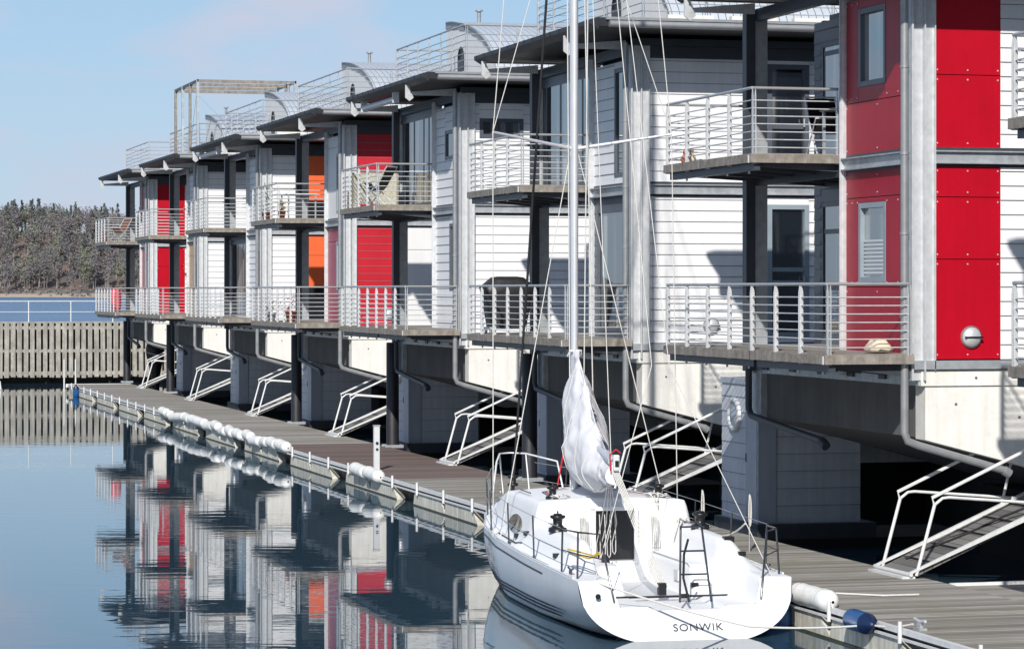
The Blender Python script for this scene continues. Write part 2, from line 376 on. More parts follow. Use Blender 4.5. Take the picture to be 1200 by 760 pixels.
def house(n, y0, S):
    root = empty('floating_house', (16.3, y0, 0)); tag(root, S['label'], 'house', HLAB)
    D = 7.4; XB = 9.0
    # hull of pale concrete: camera-facing end and the shaded water side
    prof = [(.12, 3.45), (.12, 2.44), (1.75, 2.02), (4.6, 1.25), (XB, 1.25), (XB, 3.45)]
    h = MB(); h.prism(prof, 'y', .0, .35); hull = h.build('hull', 'conc', root)
    t = MB(); t.box(.04, 2.0, -.035, .30, 3.22, 3.44); t.build('hull_rim', 'conc', hull)
    t = MB(); 
    for (x, z) in ((.6, 2.95), (1.6, 2.75), (2.9, 2.6), (.9, 3.33), (1.9, 3.33)): t.cyl((x, -.004 if z < 3 else -.04, z), (x, .01, z), .022, n=8)
    t.build('anchor_holes', 'concg', hull)
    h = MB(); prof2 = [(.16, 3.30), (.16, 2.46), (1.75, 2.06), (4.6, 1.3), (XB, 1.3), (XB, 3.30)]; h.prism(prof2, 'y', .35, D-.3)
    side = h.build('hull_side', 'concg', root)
    t = MB(); t.box(.02, .16, .02, D-.05, 3.22, 3.44); 
    t.box(.05, .16, D-.75, D-.3, 2.46, 3.22)
    t.build('edge_beam', 'galv', side)
    t = MB()
    for i in range(5): t.box(-.01, .02, 1.2+i*1.25, 1.45+i*1.25, 3.28, 3.36)
    t.build('brackets', 'black', side)
    # floor slabs and inner core so that nothing shows through
    c = MB(); c.box(1.55, XB-.05, .2, D-.05, 3.45, 9.3); c.box(.2, XB-.05, .2, 2.8, 3.50, 9.3)
    c.build('inner_core', 'darksteel', root)
    # ---- end wall facing the camera
    for lev, (z0, z1) in enumerate(((3.60, 6.40), (6.66, 9.02))):
        for seg in S['front'][lev]:
            a0, a1, m, st = seg[:4]
            if len(seg) > 4:
                b = MB(); b.box(a0, a1, .02, .1, z0, seg[4]); b.box(a0, a1, -.01, .03, seg[4]-.04, seg[4]); b.build('black_lower_wall', 'black', root)  # plain black box fills the wall below the panel edge
                cladding(root, 'y', a0, a1, seg[4], z1, 0, m, st, ()); continue
            holes = [w[:4] for w in S.get('fwin', ()) if w[4] == lev]
            cladding(root, 'y', a0, a1, z0, z1, 0, m, st, holes)
    for w in S.get('fwin', ()):
        window(root, 'y', w[0], w[1], w[2], w[3], 0, fm=w[5], name=w[6], trans=w[7] if len(w) > 7 else (), w=.09, blind=w[8] if len(w) > 8 else None)
    cladding(root, 'y', 4.6, XB, 3.6, 9.02, .0, 'white', 'lap')
    if not S.get('hide'):
        pass
    # ---- wall facing the water, near half
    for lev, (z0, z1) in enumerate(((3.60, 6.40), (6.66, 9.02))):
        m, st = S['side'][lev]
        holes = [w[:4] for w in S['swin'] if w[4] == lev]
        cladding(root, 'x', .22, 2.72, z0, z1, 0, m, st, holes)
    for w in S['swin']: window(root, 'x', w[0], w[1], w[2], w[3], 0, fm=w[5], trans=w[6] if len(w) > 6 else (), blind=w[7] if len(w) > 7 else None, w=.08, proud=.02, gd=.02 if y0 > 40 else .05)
    # ---- recessed wall, far half
    for lev, (z0, z1) in enumerate(((Z1, 6.40), (Z2, 9.1))):
        kind = S['rec'][lev]
        if kind == 'shallow':
            fx = .03; ys = 2.86; ye = 7.0
            b = MB(); b.box(fx+.02, fx+.14, ys, ye, z1-.15, z1+.12); b.box(fx+.02, 1.6, ye-.02, ye+.1, z0, z1+.1); b.build('wall_head', 'frame', root)
            k = window(root, 'x', ys+.02, ye, z0+.02, z1-.14, fx, fm='frame', w=.075, mull=(3.7, 4.25, 5.3, 6.35), trans=(), name='glazed_wall', proud=.0, gd=.012)
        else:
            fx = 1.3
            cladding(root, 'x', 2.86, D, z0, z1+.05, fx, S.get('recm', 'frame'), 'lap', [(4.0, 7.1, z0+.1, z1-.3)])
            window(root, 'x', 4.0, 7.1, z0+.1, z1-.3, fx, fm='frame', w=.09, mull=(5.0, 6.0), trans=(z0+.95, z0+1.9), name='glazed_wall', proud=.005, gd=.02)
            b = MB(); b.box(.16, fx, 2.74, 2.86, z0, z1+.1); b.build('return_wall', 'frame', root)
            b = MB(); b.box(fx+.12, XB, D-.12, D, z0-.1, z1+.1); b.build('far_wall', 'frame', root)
    # ---- steel frame
    st = MB()
    for x0 in (0.0,):       # corner column, an upright I section
        st.box(-.13, -.10, -.10, .14, 3.30, 9.25); st.box(-.10, .07, -.012, .012, 3.30, 9.25); st.box(.07, .09, -.10, .10, 3.30, 9.25)
        st.box(.09, .235, -.035, -.020, 3.45, 9.25); st.box(.235, .25, -.09, .02, 3.45, 9.25)
    st.box(-.06, -.045, 2.70, 2.86, 3.30, 9.2); st.box(-.045, .12, 2.70, 2.715, 3.30, 9.2); st.box(-.12, -.06, 2.715, 2.73, 3.3, 9.2)
    st.build('corner_column', 'galvl', root)
    bm_ = MB()
    bm_.box(.25, 4.6, -.05, -.035, 6.43, 6.62); bm_.box(.25, 4.6, -.11, .0, 6.60, 6.62); bm_.box(.25, 4.6, -.11, .0, 6.43, 6.45)
    for b_ in (1.4, 2.8, 4.2): bm_.cyl((b_, -.056, 6.53), (b_, -.05, 6.53), .015, n=6)
    bm_.build('floor_beam', 'galv', root); bm_ = MB()
    bm_.box(-.05, -.035, .14, 2.70, 6.43, 6.62); bm_.box(-.11, 0, .14, 2.70, 6.60, 6.62); bm_.box(-.11, 0, .14, 2.70, 6.43, 6.45)
    bm_.build('floor_beam', 'galv', root); bm_ = MB()
    bm_.box(.0, 4.6, -.09, .05, 3.46, 3.585); bm_.box(-.09, .0, -.09, 2.7, 3.46, 3.585)
    bm_.build('base_beam', 'galv', root)
    bb = MB(); bb.box(.25, 4.6, -.02, .1, 6.39, 6.67); bb.box(-.02, .1, .14, 2.74, 6.39, 6.67); bb.box(-.02, .1, 2.74, 7.0, 6.35, 6.62)
    bb.box(.25, 4.6, -.03, .1, 9.02, 9.3); bb.box(-.03, .1, .14, 7.0, 9.1, 9.3); bb.box(-.10, 6.0, -.18, -.04, 9.25, 9.38)
    bb.build('head_beam', 'darksteel', root)
    cc = MB(); cc.box(-.17, -.01, 6.76, 6.95, 3.25, 9.3); post = cc.build('outer_column', 'darksteel', root)
    cc = MB(); cc.box(-.008, .22, 6.80, 6.83, 3.45, 9.3); cc.build('flange_plate', 'galv', post)
    # ---- roof
    X0r, X1r, Y0r, Y1r = -1.36, 9.3, -1.5, 7.1
    r = MB(); r.box(X0r+.12, X1r, Y0r+.1, Y1r-.1, 9.50, 9.60); roof = r.build('roof', 'roofd', root)
    r = MB(); r.prism([(X0r, 9.50), (X0r+.16, 9.40), (X0r+.16, 9.62), (X0r, 9.58)], 'y', Y0r, Y1r)
    r.box(X0r+.16, X1r, Y0r+.02, Y0r+.10, 9.46, 9.62); r.box(X0r+.16, X1r, Y1r-.1, Y1r, 9.44, 9.62)
    for i in range(14): r.box(X0r-.012, X0r, Y0r+.2+i*.63, Y0r+.23+i*.63, 9.49, 9.585)
    r.build('fascia', 'roofd', roof)
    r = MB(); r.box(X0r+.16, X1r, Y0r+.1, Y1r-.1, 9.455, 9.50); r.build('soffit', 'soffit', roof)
    r = MB(); r.cyl((X0r+.35, Y0r-.06, 9.50), (X1r, Y0r-.06, 9.50), .065, n=10); r.box(X0r+.3, X1r, Y0r-.03, Y0r+.02, 9.58, 9.63); r.build('gutter', 'gutter', roof)
    for y in (.35, 6.55):
        br = MB()
        br.prism([(X0r+.02, 9.44), (X0r+.10, 9.44), (X0r+.22, 9.14), (X0r+.12, 9.06), (X0r+.02, 9.14)], 'y', y-.015, y+.015)
        br.prism([(X0r+.1, 9.20), (X0r+.1, 9.27), (-.1, 9.38), (-.1, 9.20)], 'y', y-.02, y+.02)
        br.build('eave_bracket', 'galvl', roof)
    if S.get('awning'):
        a = MB(); a.cyl((X0r+.25, 2.4, 9.24), (X0r+.25, 6.0, 9.24), .075, n=12); a.box(X0r+.17, X0r+.33, 2.35, 2.42, 9.15, 9.42); a.box(X0r+.17, X0r+.33, 5.98, 6.05, 9.15, 9.42); a.build('awning_cassette', 'light', root)
    # terrace on the roof
    t = MB(); t.box(-.2, 8.8, -1.15, 6.6, 9.615, 9.66); terr = t.build('roof_terrace', 'deckb', root)
    t = MB()
    for i in range(7): t.box(.2+i*1.25, 1.1+i*1.25, -1.34, -1.18, 9.625, 9.72)
    t.build('edge_blocks', 'conc', terr)
    railing3(root, [(-.27, 5.9), (-.27, -1.2), (8.6, -1.2)], 9.70, h=1.05, nb=6, step=1.25, low=.06, name='terrace_railing', post='galv', slim=.6)
    railing3(root, [(-.27, 5.9), (1.2, 5.9)], 9.70, h=1.05, nb=6, step=1.25, low=.06, name='terrace_railing', post='galv', slim=.6)
    # curved stair head
    if S.get('head', True):
        x0, x1, ya, yb, hh = 1.3, 5.2, 1.6, 7.0, 1.90
        cur = [(yb-(yb-ya)*math.sin(a*PI/2/12), 9.66+hh*(.72*math.cos(a*PI/2/12)+.28*(1-a/12))) for a in range(13)]
        sp = MB(); sp.prism([(yb, 9.66)]+cur, 'x', x0, x0+.05); hd = sp.build('stair_head', 'whitepanel', root)
        sp = MB()
        vs = []; 
        for x in (x0-.06, x1):
            for (y, z) in cur: vs.append((x, y-.02, z+.04))
            for (y, z) in cur: vs.append((x, y-.02+.02, z+.005))
        k = 13
        fs = [(i, i+1, 2*k+i+1, 2*k+i) for i in range(k-1)]+[(k+i, 3*k+i, 3*k+i+1, k+i+1) for i in range(k-1)]
        sp.add(vs, fs); sp.build('curved_roof', 'screen', hd)
        sp = MB()
        ci = [(y+.0, z-.13) for y, z in cur]
        for i in range(k-1): sp.add([(x0-.02, cur[i][0], cur[i][1]+.03), (x0-.02, cur[i+1][0], cur[i+1][1]+.03), (x0-.02, cur[i+1][0]+.10, cur[i+1][1]-.12), (x0-.02, cur[i][0]+.02, cur[i][1]-.16)], [(0,1,2,3)])
        sp.build('curved_trim', 'gutter', hd)
        sp = MB(); sp.box(x0+.02, x1, yb-.02, yb+.03, 9.66, 9.66+hh); sp.build('back_panel', 'whitepanel', hd)
        dr = MB(); dr.box(x0-.015, x0-.003, 5.1, 5.75, 9.7, 10.5)
        dr.lathe([(.325, 0), (.325, .012), (0, .012)], (x0-.016, 5.425, 10.5), 20, 'x'); dr.build('hatch_door', 'black', hd)
        v = MB(); v.cyl((x0+.7, yb-.7, 11.5), (x0+.7, yb-.7, 11.82), .05, n=10); v.cyl((x0+.7, yb-.7, 11.82), (x0+.7, yb-.7, 11.86), .10, n=10); v.build('vent_pipe', 'gutter', hd)
    # ---- balconies
    balcony(root, -1.48, 1.3 if S['rec'][1] != 'shallow' else .12, 2.92, 7.1, Z2)
    railing3(root, [(.0, 7.07), (-1.46, 7.07), (-1.46, 2.95), (-.05, 2.95)], Z2)
    # lower deck in two pieces: in front of the side wall, and in front of the recess
    balcony(root, -1.48, -.14, -.18, 2.90, Z1)
    balcony(root, -1.48, 1.28 if S['rec'][0] != 'shallow' else .12, 2.94, 7.1, Z1)
    railing3(root, [(.0, 7.07), (-1.46, 7.07), (-1.46, -.15), (-.2, -.15)], Z1)
    # ---- pipes
    p = MB(); p.tube([(-.23, -.06, 9.3), (-.23, -.06, 2.55), (-.18, -.06, 2.43), (.0, -.06, 2.36), (1.35, -.06, 1.98)], .058, 10)
    for z in (4.2, 5.4, 6.55, 7.8, 8.9): p.cyl((-.23, -.06, z), (-.23, -.06, z+.035), .068, n=10)
    p.cyl((1.33, -.06, 1.985), (1.42, -.06, 1.93), .072, n=10)
    p.build('downpipe', 'gutter', root)
    p = MB(); p.tube([(-.05, 6.98, 3.3), (-.05, 6.98, 2.62), (-.05, 6.85, 2.5), (-.05, 3.6, 2.24)], .058, 10); p.cyl((-.05, 3.66, 2.24), (-.02, 3.52, 2.16), .075, n=10); p.build('drain_pipe', 'darksteel', root)
    # dark platform under the hull where the gangway lands
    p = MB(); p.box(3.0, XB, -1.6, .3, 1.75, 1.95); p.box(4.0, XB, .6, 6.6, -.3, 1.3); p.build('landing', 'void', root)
    # round vents
    for (x, z) in S.get('vents', ()):
        v = MB(); v.lathe([(.0, -.10), (.09, -.095), (.14, -.05), (.155, -.02), (.155, 0)], (x, -.012, z), 20, 'y'); vo = v.build('vent', 'galvl', root)
        v = MB(); v.box(x-.13, x+.15, -.125, -.09, z-.012, z+.012); v.build('slot', 'black', vo)
        v = MB(); v.lathe([(.155, -.045), (.165, -.03), (.165, 0)], (x, -.012, z), 20, 'y'); v.build('rim', 'gutter', vo)
    return root
U1, SPN = 37.72, 13.36
PS = (4.35, 5.05, 7.7, 8.55)
def fwhite(): return [[(.25, 4.6, 'white', 'lap')], [(.25, 4.6, 'white', 'lap')]]
specs = [
 dict(label='nearest house, only balcony ends visible at the right edge', front=fwhite(), side=[('white','lap')]*2, swin=[(.9, 2.0, 4.7, 6.0, 0, 'greyframe'), (.9, 2.0, 7.7, 8.8, 1, 'greyframe')], rec=['deep','deep']),
 dict(label='floating house with glossy red side wall and red end panel, balconies above the boat stern',
      front=[[(.25, 1.3, 'red', (5.05, 5.95)), (1.3, 4.6, 'white', 'lap')], [(.25, 1.3, 'red', (7.72, 8.9)), (1.3, 4.6, 'white', 'lap')]],
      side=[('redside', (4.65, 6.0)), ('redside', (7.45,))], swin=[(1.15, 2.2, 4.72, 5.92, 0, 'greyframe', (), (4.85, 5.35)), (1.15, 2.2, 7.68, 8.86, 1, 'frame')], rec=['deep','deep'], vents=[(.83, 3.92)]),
 dict(label='white boarded floating house behind the mast, with a black covered grill on its balcony',
      front=fwhite(), fwin=[(2.65, 3.5, 3.7, 6.25, 0, 'greyframe', 'door', (4.75, 5.0)), (2.65, 3.5, 6.75, 8.95, 1, 'frame', 'door', (7.75,)) ],
      side=[('frame','lap'), ('white','lap')], swin=[(.5, 2.5, 3.8, 6.2, 0, 'frame', (4.7,)), (.55, 1.35, 6.8, 8.9, 1, 'frame')], rec=['deep','shallow'], vents=[(1.5, 3.92)]),
 dict(label='white floating house with a narrow horizontal window high in its end wall',
      front=fwhite(), fwin=[(.38, 1.45, 8.2, 8.66, 1, 'frame', 'window')],
      side=[('white','lap'), ('white','lap')], swin=[(.5, 1.35, 4.6, 6.2, 0, 'frame'), (.5, 1.8, 7.75, 8.45, 1, 'frame')], rec=['deep','shallow'], awning=True),
 dict(label='floating house with red boarded end wall and a dusky side wall',
      front=[[(.25, 1.62, 'redboard', 'lap'), (1.62, 4.6, 'whitepanel', (5.75,))], [(.25, 1.62, 'redboard', 'lap'), (1.62, 4.6, 'whitepanel', (8.3,))]],
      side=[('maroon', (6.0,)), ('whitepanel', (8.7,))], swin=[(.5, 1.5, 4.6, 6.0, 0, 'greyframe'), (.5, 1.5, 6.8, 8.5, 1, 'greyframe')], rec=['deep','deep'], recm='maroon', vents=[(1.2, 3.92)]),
 dict(label='floating house with bright orange end panels beside white boards',
      front=[[(.25, 1.45, 'white', 'lap'), (1.45, 4.6, 'orange', (5.75,), 4.72)], [(.25, 1.45, 'white', 'lap'), (1.45, 4.6, 'orange', (8.2,), 7.55)]],
      side=[('white','lap'), ('white','lap')], swin=[(.6, 1.2, 4.3, 5.9, 0, 'frame'), (.5, 1.1, 7.0, 8.6, 1, 'frame')], rec=['shallow','deep'], awning=True),
 dict(label='all white floating house with a tall open pergola on its roof terrace',
      front=fwhite(), side=[('tan', (5.9,)), ('white','lap')], swin=[(.5, 1.6, 3.8, 5.7, 0, 'greyframe'), (.5, 1.5, 6.8, 8.6, 1, 'tan')], rec=['deep','deep'], head=True),
 dict(label='farthest floating house with narrow red end panel, its corner column against the sky',
      front=[[(.25, 1.42, 'red', (5.6,)), (1.42, 4.6, 'white', 'lap')], [(.25, 1.42, 'red', (8.0,)), (1.42, 4.6, 'white', 'lap')]],
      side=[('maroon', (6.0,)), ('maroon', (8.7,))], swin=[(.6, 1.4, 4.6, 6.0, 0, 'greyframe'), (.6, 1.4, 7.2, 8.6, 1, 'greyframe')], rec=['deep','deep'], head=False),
]
HY = [U1+SPN*(i-1) for i in range(8)]
for i, S in enumerate(specs): house(i, HY[i], S)
# pergola on the roof of the sixth house
pg = empty('pergola', (16.3, HY[6], 9.72)); tag(pg, 'open pergola frame of square posts and crossbeams on the roof terrace', 'pergola')
for side_x in (-.30, 3.35):
    for k in range(4):
        m = MB(); y = -1.25+k*1.85; m.box(side_x-.05, side_x+.05, y-.05, y+.05, 0, 2.66); m.build('post', 'fasc' if k % 2 else 'galv', pg)
    m = MB(); m.box(side_x-.03, side_x+.03, -1.3, 4.4, 2.56, 2.655); m.build('side_beam', 'darksteel', pg)
for k in range(4):
    m = MB(); y = -1.25+k*1.85; m.box(-.24, 3.29, y-.035, y+.035, 2.54, 2.65); m.build('crossbeam', 'fasc', pg)
m = MB()
for (a, b) in (((-.3, -1.2, 2.5), (-.3, .6, .1)), ((-.3, .6, 2.5), (1.6, .6, .6))): m.cyl(a, b, .008, n=4)
m.build('bracing_wire', 'rail', pg)
# ------------------------------------------------------------------ sheds between the houses
shed_words = ['beside the sailboat stern', 'behind the white sail cover', 'behind the tall pile nearest the sailboat bow', 'behind the red-boarded house gangway', 'below the orange-panelled house', 'below the pergola house', 'at the far end of the row']
for i in range(7):
    y = HY[i+1]+8.25
    if i == 6: continue
    r = empty('storage_shed', (16.9, y, 0)); tag(r, 'pale storage shed with round porthole ' + shed_words[i], 'shed', 'storage sheds between the floating houses')
    w = MB(); w.box(.02, 1.86, .02, 1.88, .56, 3.0); wall = w.build('wall', 'light', r)
    f = MB(); jm = MB(); lap(f, 'x', .0, 1.9, .56, 2.95, .0, 1, .27, .012, jm); lap(f, 'y', .32, 1.88, .56, 2.95, 0, 1, .30, .012, jm); f.build('boards', 'shed', wall); jm.build('joints', 'joint', wall)
    d = MB(); d.box(-.022, -.006, .06, .62, .60, 2.85); dr = d.build('door', 'shedtrim', r)
    d = MB(); d.box(-.035, -.022, .57, .60, 1.6, 1.75); d.build('handle', 'darksteel', dr)
    d = MB(); d.box(-.03, .30, -.045, -.015, .56, 3.0); d.box(-.03, 1.9, -.05, 1.92, 2.95, 3.05); d.build('corner_trim', 'shedtrim', r)
    p = MB(); p.lathe([(.31, 0), (.31, -.05), (.24, -.07), (.22, -.03)], (-.012, 1.18, 2.4), 24, 'x'); po = p.build('porthole', 'galvl', r)
    p = MB(); p.lathe([(.22, -.03), (.0, -.10)], (-.012, 1.18, 2.4), 24, 'x'); p.build('pane', 'greyframe', po)
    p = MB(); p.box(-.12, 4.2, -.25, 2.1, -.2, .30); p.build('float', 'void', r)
    p = MB(); p.box(-.1, 2.1, -.2, 2.05, .30, .56); p.build('plinth', 'darksteel', r)
# ------------------------------------------------------------------ water, quay, land
def plane(name, x0, x1, y0, y1, z, m, kind='structure'):
    q = MB(); q.add([(x0,y0,z),(x1,y0,z),(x1,y1,z),(x0,y1,z)], [(0,1,2,3)]); o = q.build(name, m); o['kind'] = kind; return o
plane('water', -300, 60, -60, 138.2, .13, 'water')
plane('sea', -2600, 3000, 138.2, 5200, 0, 'sea')
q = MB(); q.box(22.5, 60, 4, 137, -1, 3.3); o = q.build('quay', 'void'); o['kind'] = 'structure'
# breakwater fence
FY = 136.6
fr = empty('plank_fence', (0, FY, 0)); tag(fr, 'weathered upright plank fence of the breakwater closing the harbour basin', 'fence')
pl = MB(); x = -60
while x < 26:
    w = .215+R.uniform(-.012, .012); t = R.uniform(-.012, .012); zb = .40+R.uniform(-.03, .05); zt = 3.02+R.uniform(-.01, .02)
    pl.add([(x,-.03,zb),(x+w,-.03,zb),(x+w,0,zb),(x,0,zb),(x+t,-.03,zt),(x+w+t,-.03,zt),(x+w+t,0,zt),(x+t,0,zt)], [(0,3,2,1),(4,5,6,7),(0,1,5,4),(1,2,6,5),(2,3,7,6),(3,0,4,7)])
    x += .307
pl.build('planks', 'fence', fr)
b = MB(); b.box(-60, 26, .005, .10, .52, .70); b.box(-60, 26, .005, .10, 1.62, 1.76); b.box(-60, 26, .005, .10, 2.72, 2.88); b.build('rails', 'fence', fr)
b = MB(); b.box(-60, 26, .60, .75, -1, 3.0); b.build('backing', 'fencedark', fr)
b = MB(); b.box(-60, 26, .0, 1.5, 3.03, 3.09); b.build('top_walkway', 'fence', fr)
b = MB()
for k in range(28): b.cyl((-58+k*3.0, .6, -1), (-58+k*3.0, .6, 3.0), .16, n=10)
b.build('timber_piles', 'fencedark', fr)
rl = empty('breakwater_railing', (0, FY+.25, 3.09)); tag(rl, 'thin two-rail metal railing along the top of the plank breakwater', 'railing')
b = MB()
for k in range(40):
    b.cyl((-59.7+k*2.02, 0, 0), (-59.7+k*2.02, 0, .98), .028, n=8)
b.build('posts', 'whitemetal', rl)
b = MB(); b.cyl((-60, 0, .98), (20, 0, .98), .023, n=8); b.cyl((-60, 0, .47), (20, 0, .47), .015, n=8); b.build('rails', 'whitemetal', rl)
# ------------------------------------------------------------------ jetty
DX0, DX1 = 13.40, 16.12; DY0, DY1 = 6.0, 123.0; DZ = .52
jt = empty('jetty', (DX0, DY0, 0)); tag(jt, 'long floating jetty of weathered boards on concrete floats, running beside the houses', 'jetty')
W = DX1-DX0
def dk(a, b_, m): q = MB(); q.box(.06, W, a-DY0, b_-DY0, DZ-.05, DZ); q.build('deck_boards', m, jt)
dk(DY0, 59.4, 'dock'); dk(59.4, 73.5, 'dockbr'); dk(73.5, DY1, 'dock')
q = MB(); q.box(-.02, .06, 0, DY1-DY0, DZ-.05, DZ+.012); q.box(-.055, -.025, 0, DY1-DY0, DZ-.115, DZ-.085); q.box(-.10, W, DY1-DY0, DY1-DY0+.06, DZ-.14, DZ+.02); q.build('edge_rail', 'whitemetal', jt)
q = MB(); q.box(.02, .10, 0, DY1-DY0, DZ-.13, DZ-.052); q.box(W-.12, W+.02, 0, DY1-DY0, DZ-.30, DZ-.012); q.build('side_beam', 'black', jt)
y = 10.6-DY0
while y < DY1-DY0-5:
    f = MB()
    f.prism([(y+.1, -.35), (y+5.2, -.35), (y+5.2, .38), (y+.1, .38)], 'x', .16, W-.2)
    for a, b_ in ((y, y+2.5), (y+2.62, y+5.2)):
        f.prism([(a-.16, -.35), (b_, -.35), (b_, .12), (b_-.12, .395), (a+.22, .395), (a-.16, .16)], 'x', -.02, .16)
    fo = f.build('float', 'pont', jt)
    f = MB(); f.box(-.028, .17, y-.15, y+5.18, -.3, .158); f.build('algae_band', 'algae', fo)
    y += 6.9
c = MB()
yy = 8.4-DY0
while yy < DY1-DY0:
    c = MB(); c.cyl((-.06, yy, DZ-.15), (-.06, yy, DZ+.11), .028, n=6); c.build('edge_peg', 'whitemetal', jt)
    yy += 2.3
q = MB(); q.box(W+.02, W+3.2, 35.0-DY0-3.6, 36.2-DY0, DZ-.10, DZ-.03); q.build('side_platform', 'dock', jt)
q = MB(); q.box(W+.02, W+3.2, 36.2-DY0, 36.26-DY0, DZ-.12, DZ+.01); q.box(W+.02, W+3.2, 31.3-DY0, 31.4-DY0, DZ-.12, DZ+.01); q.build('platform_edge', 'whitemetal', jt)
# steel piles
pw = {1: 'foot of the pile beside the sailboat mast', 2: '', 3: '', 5: '', 6: ''}
plab = {2: 'tall black steel pile on the jetty, left of the sail cover', 3: 'black steel pile in front of the white house with the awning roll', 4: 'black steel pile in front of the red-boarded house', 6: 'black steel pile below the pergola house', 7: 'farthest black steel pile, beside the plank fence'}
for i in (2, 3, 4, 6, 7):
    r = empty('steel_pile', (16.24, HY[i]+7.35, 0)); tag(r, plab[i], 'pile', 'black piles holding the jetty')
    q = MB(); q.lathe([(0, 3.24), (.155, 3.24), (.165, 3.22), (.165, -1.5)], (0, 0, 0), 24); q.build('shaft', 'pile', r)
    q = MB(); q.box(-.24, .24, -.24, -.20, .50, .58); q.box(-.24, .24, .20, .24, .50, .58); q.box(.20, .24, -.2, .2, .50, .58); q.build('guide_collar', 'galv', r)
# gangways
gw = ['nearest, at the right edge of the picture', 'just behind the sailboat', 'rising behind the pile left of the sail cover', 'in front of the red-boarded house', 'below the orange-panelled house', 'below the pergola house', 'beside the farthest pile']
def gangway():
    r = empty('gangway', (0, 0, 0)); Lg, H = 3.7, 1.62
    q = MB(); q.add([(0,.06,.02),(Lg,.06,H+.02),(Lg,1.24,H+.02),(0,1.24,.02),(0,.06,-.03),(Lg,.06,H-.03),(Lg,1.24,H-.03),(0,1.24,-.03)], [(0,1,2,3),(4,7,6,5),(0,4,5,1),(1,5,6,2),(2,6,7,3),(3,7,4,0)]); q.build('ramp', 'ramp', r)
    for y in (0, 1.24):
        q = MB(); q.add([(-.1,y,0),(Lg,y,H),(Lg,y+.06,H),(-.1,y+.06,0),(-.1,y,-.03),(Lg,y,H-.12),(Lg,y+.06,H-.12),(-.1,y+.06,-.03)], [(0,1,2,3),(4,7,6,5),(0,4,5,1),(1,5,6,2),(2,6,7,3),(3,7,4,0)])
        q.v = [(a, b, c+.045) for a, b, c in q.v]; q.build('side_beam', 'whitemetal', r)
        yy = y+.03; s = H/Lg
        q = MB()
        q.tube([(.02, yy, .0), (.30, yy, 1.0)], .026, 8)
        q.tube([(.30, yy, 1.0), (.42, yy, 1.09), (.52, yy, 1.10), (2.15, yy, 2.15*s+.03)], .022, 8)
        q.tube([(.30, yy, 1.0), (.26, yy, 1.10), (Lg+.2, yy, (Lg+.2)*s+1.02)], .026, 8)
        for x in (1.9, 3.4): q.cyl((x, yy, x*s), (x+.28, yy, (x+.28)*s+1.0), .022, n=8)
        q.build('handrail', 'whitemetal', r)
    q = MB(); q.cyl((-.08, -.02, .02), (-.08, 1.32, .02), .03, n=8); q.box(-.2, 0, .02, 1.28, -.04, -.01); q.build('hinge_bar', 'whitemetal', r)
    q = MB(); 
    for k in range(8): q.add([(.3+k*.42, .1, .3*.438+k*.184+.028), (.33+k*.42, .1, .3*.438+k*.184+.05), (.33+k*.42, 1.2, .3*.438+k*.184+.05), (.3+k*.42, 1.2, .3*.438+k*.184+.028)], [(0,1,2,3)])
    q.build('cleats', 'black', r)
    return r
g0 = gangway()
for i in range(7):
    g = g0 if i == 0 else copy_tree(g0)
    g.location = (15.95, HY[i+1]-.75, DZ+.04)
    tag(g, 'sloping gangway with white tube handrails, ' + gw[i], 'gangway', 'gangways from the jetty to the houses')
q = MB(); q.tube([(.25+.35*k, .95-.09*k+.05*math.sin(k*1.9), (.25+.35*k)*1.62/3.7+.045) for k in range(10)], .016, 6); q.build('black_cable', 'ropedark', g0)
# fenders along the jetty edge
def fender(L, r, name='fender'):
    ro = empty(name, (0, 0, 0)); q = MB(); n = 3
    pr = [(.02, -L/2-.03), (.05, -L/2-.02), (r*.75, -L/2+.03), (r*.97, -L/2+.10)]
    for k in range(1, 12): pr.append((r*(1-.05*(k % 4 == 0)), -L/2+.10+(L-.2)*k/12))
    pr += [(r*.97, L/2-.10), (r*.75, L/2-.03), (.05, L/2+.02), (.02, L/2+.03)]
    q.lathe(pr, (0, 0, 0), 16, 'y'); q.build('body', 'fender', ro)
    q = MB()
    for y in (-L*.3, L*.3): q.lathe([(r*1.02, -.015), (r*1.05, 0), (r*1.02, .015)], (0, y, 0), 14, 'y')
    q.build('strap', 'rope', ro)
    return ro
FG = 'white fenders lashed along the jetty edge'
f0 = fender(1.22, .145)
spots = []
u = 76.8-5.0
for cnt in (5, 5, 7):
    for k in range(cnt): spots.append(u); u += 1.32
    u += .25
first = True
for k, yv in enumerate(spots):
    f = f0 if first else copy_tree(f0); first = False
    f.location = (DX0-.05+R.uniform(-.02, .02), yv, DZ+.03+R.uniform(-.05, .05)); f.rotation_euler = (R.uniform(-.07, .07), 0, R.uniform(-.08, .08))
    tag(f, 'white fender lashed along the jetty edge in the long row at mid-distance', 'fender', FG)
for k, yv in enumerate((60.8, 62.2)):
    f = copy_tree(f0); f.location = (DX0-.08, yv, DZ+.02)
    tag(f, 'white fender of the pair near the slim pale post, the ' + ('nearer one' if k == 0 else 'farther one'), 'fender', 'pair of white fenders')
f = copy_tree(f0); f.location = (DX0+.02, 34.45, DZ+.08); f.rotation_euler = (0, 0, .03); tag(f, 'big white fender lying on the jetty edge beside the sailboat stern', 'fender')
def bluefender(loc, L, r, tilt, label, rz=0):
    o = empty('fender', loc); tag(o, label, 'fender'); q = MB()
    q.lathe([(.02, -L/2), (r*.6, -L/2+.03), (r, -L/2+.12), (r, L/2-.16)], (0, 0, 0), 18); q.build('body', 'blue', o)
    q = MB(); q.lathe([(r, L/2-.16), (r*.85, L/2-.08), (r*.4, L/2), (.03, L/2+.05), (.0, L/2+.05)], (0, 0, 0), 18); q.build('end_cap', 'bluedark', o)
    o.rotation_euler = (tilt, 0, rz); return o
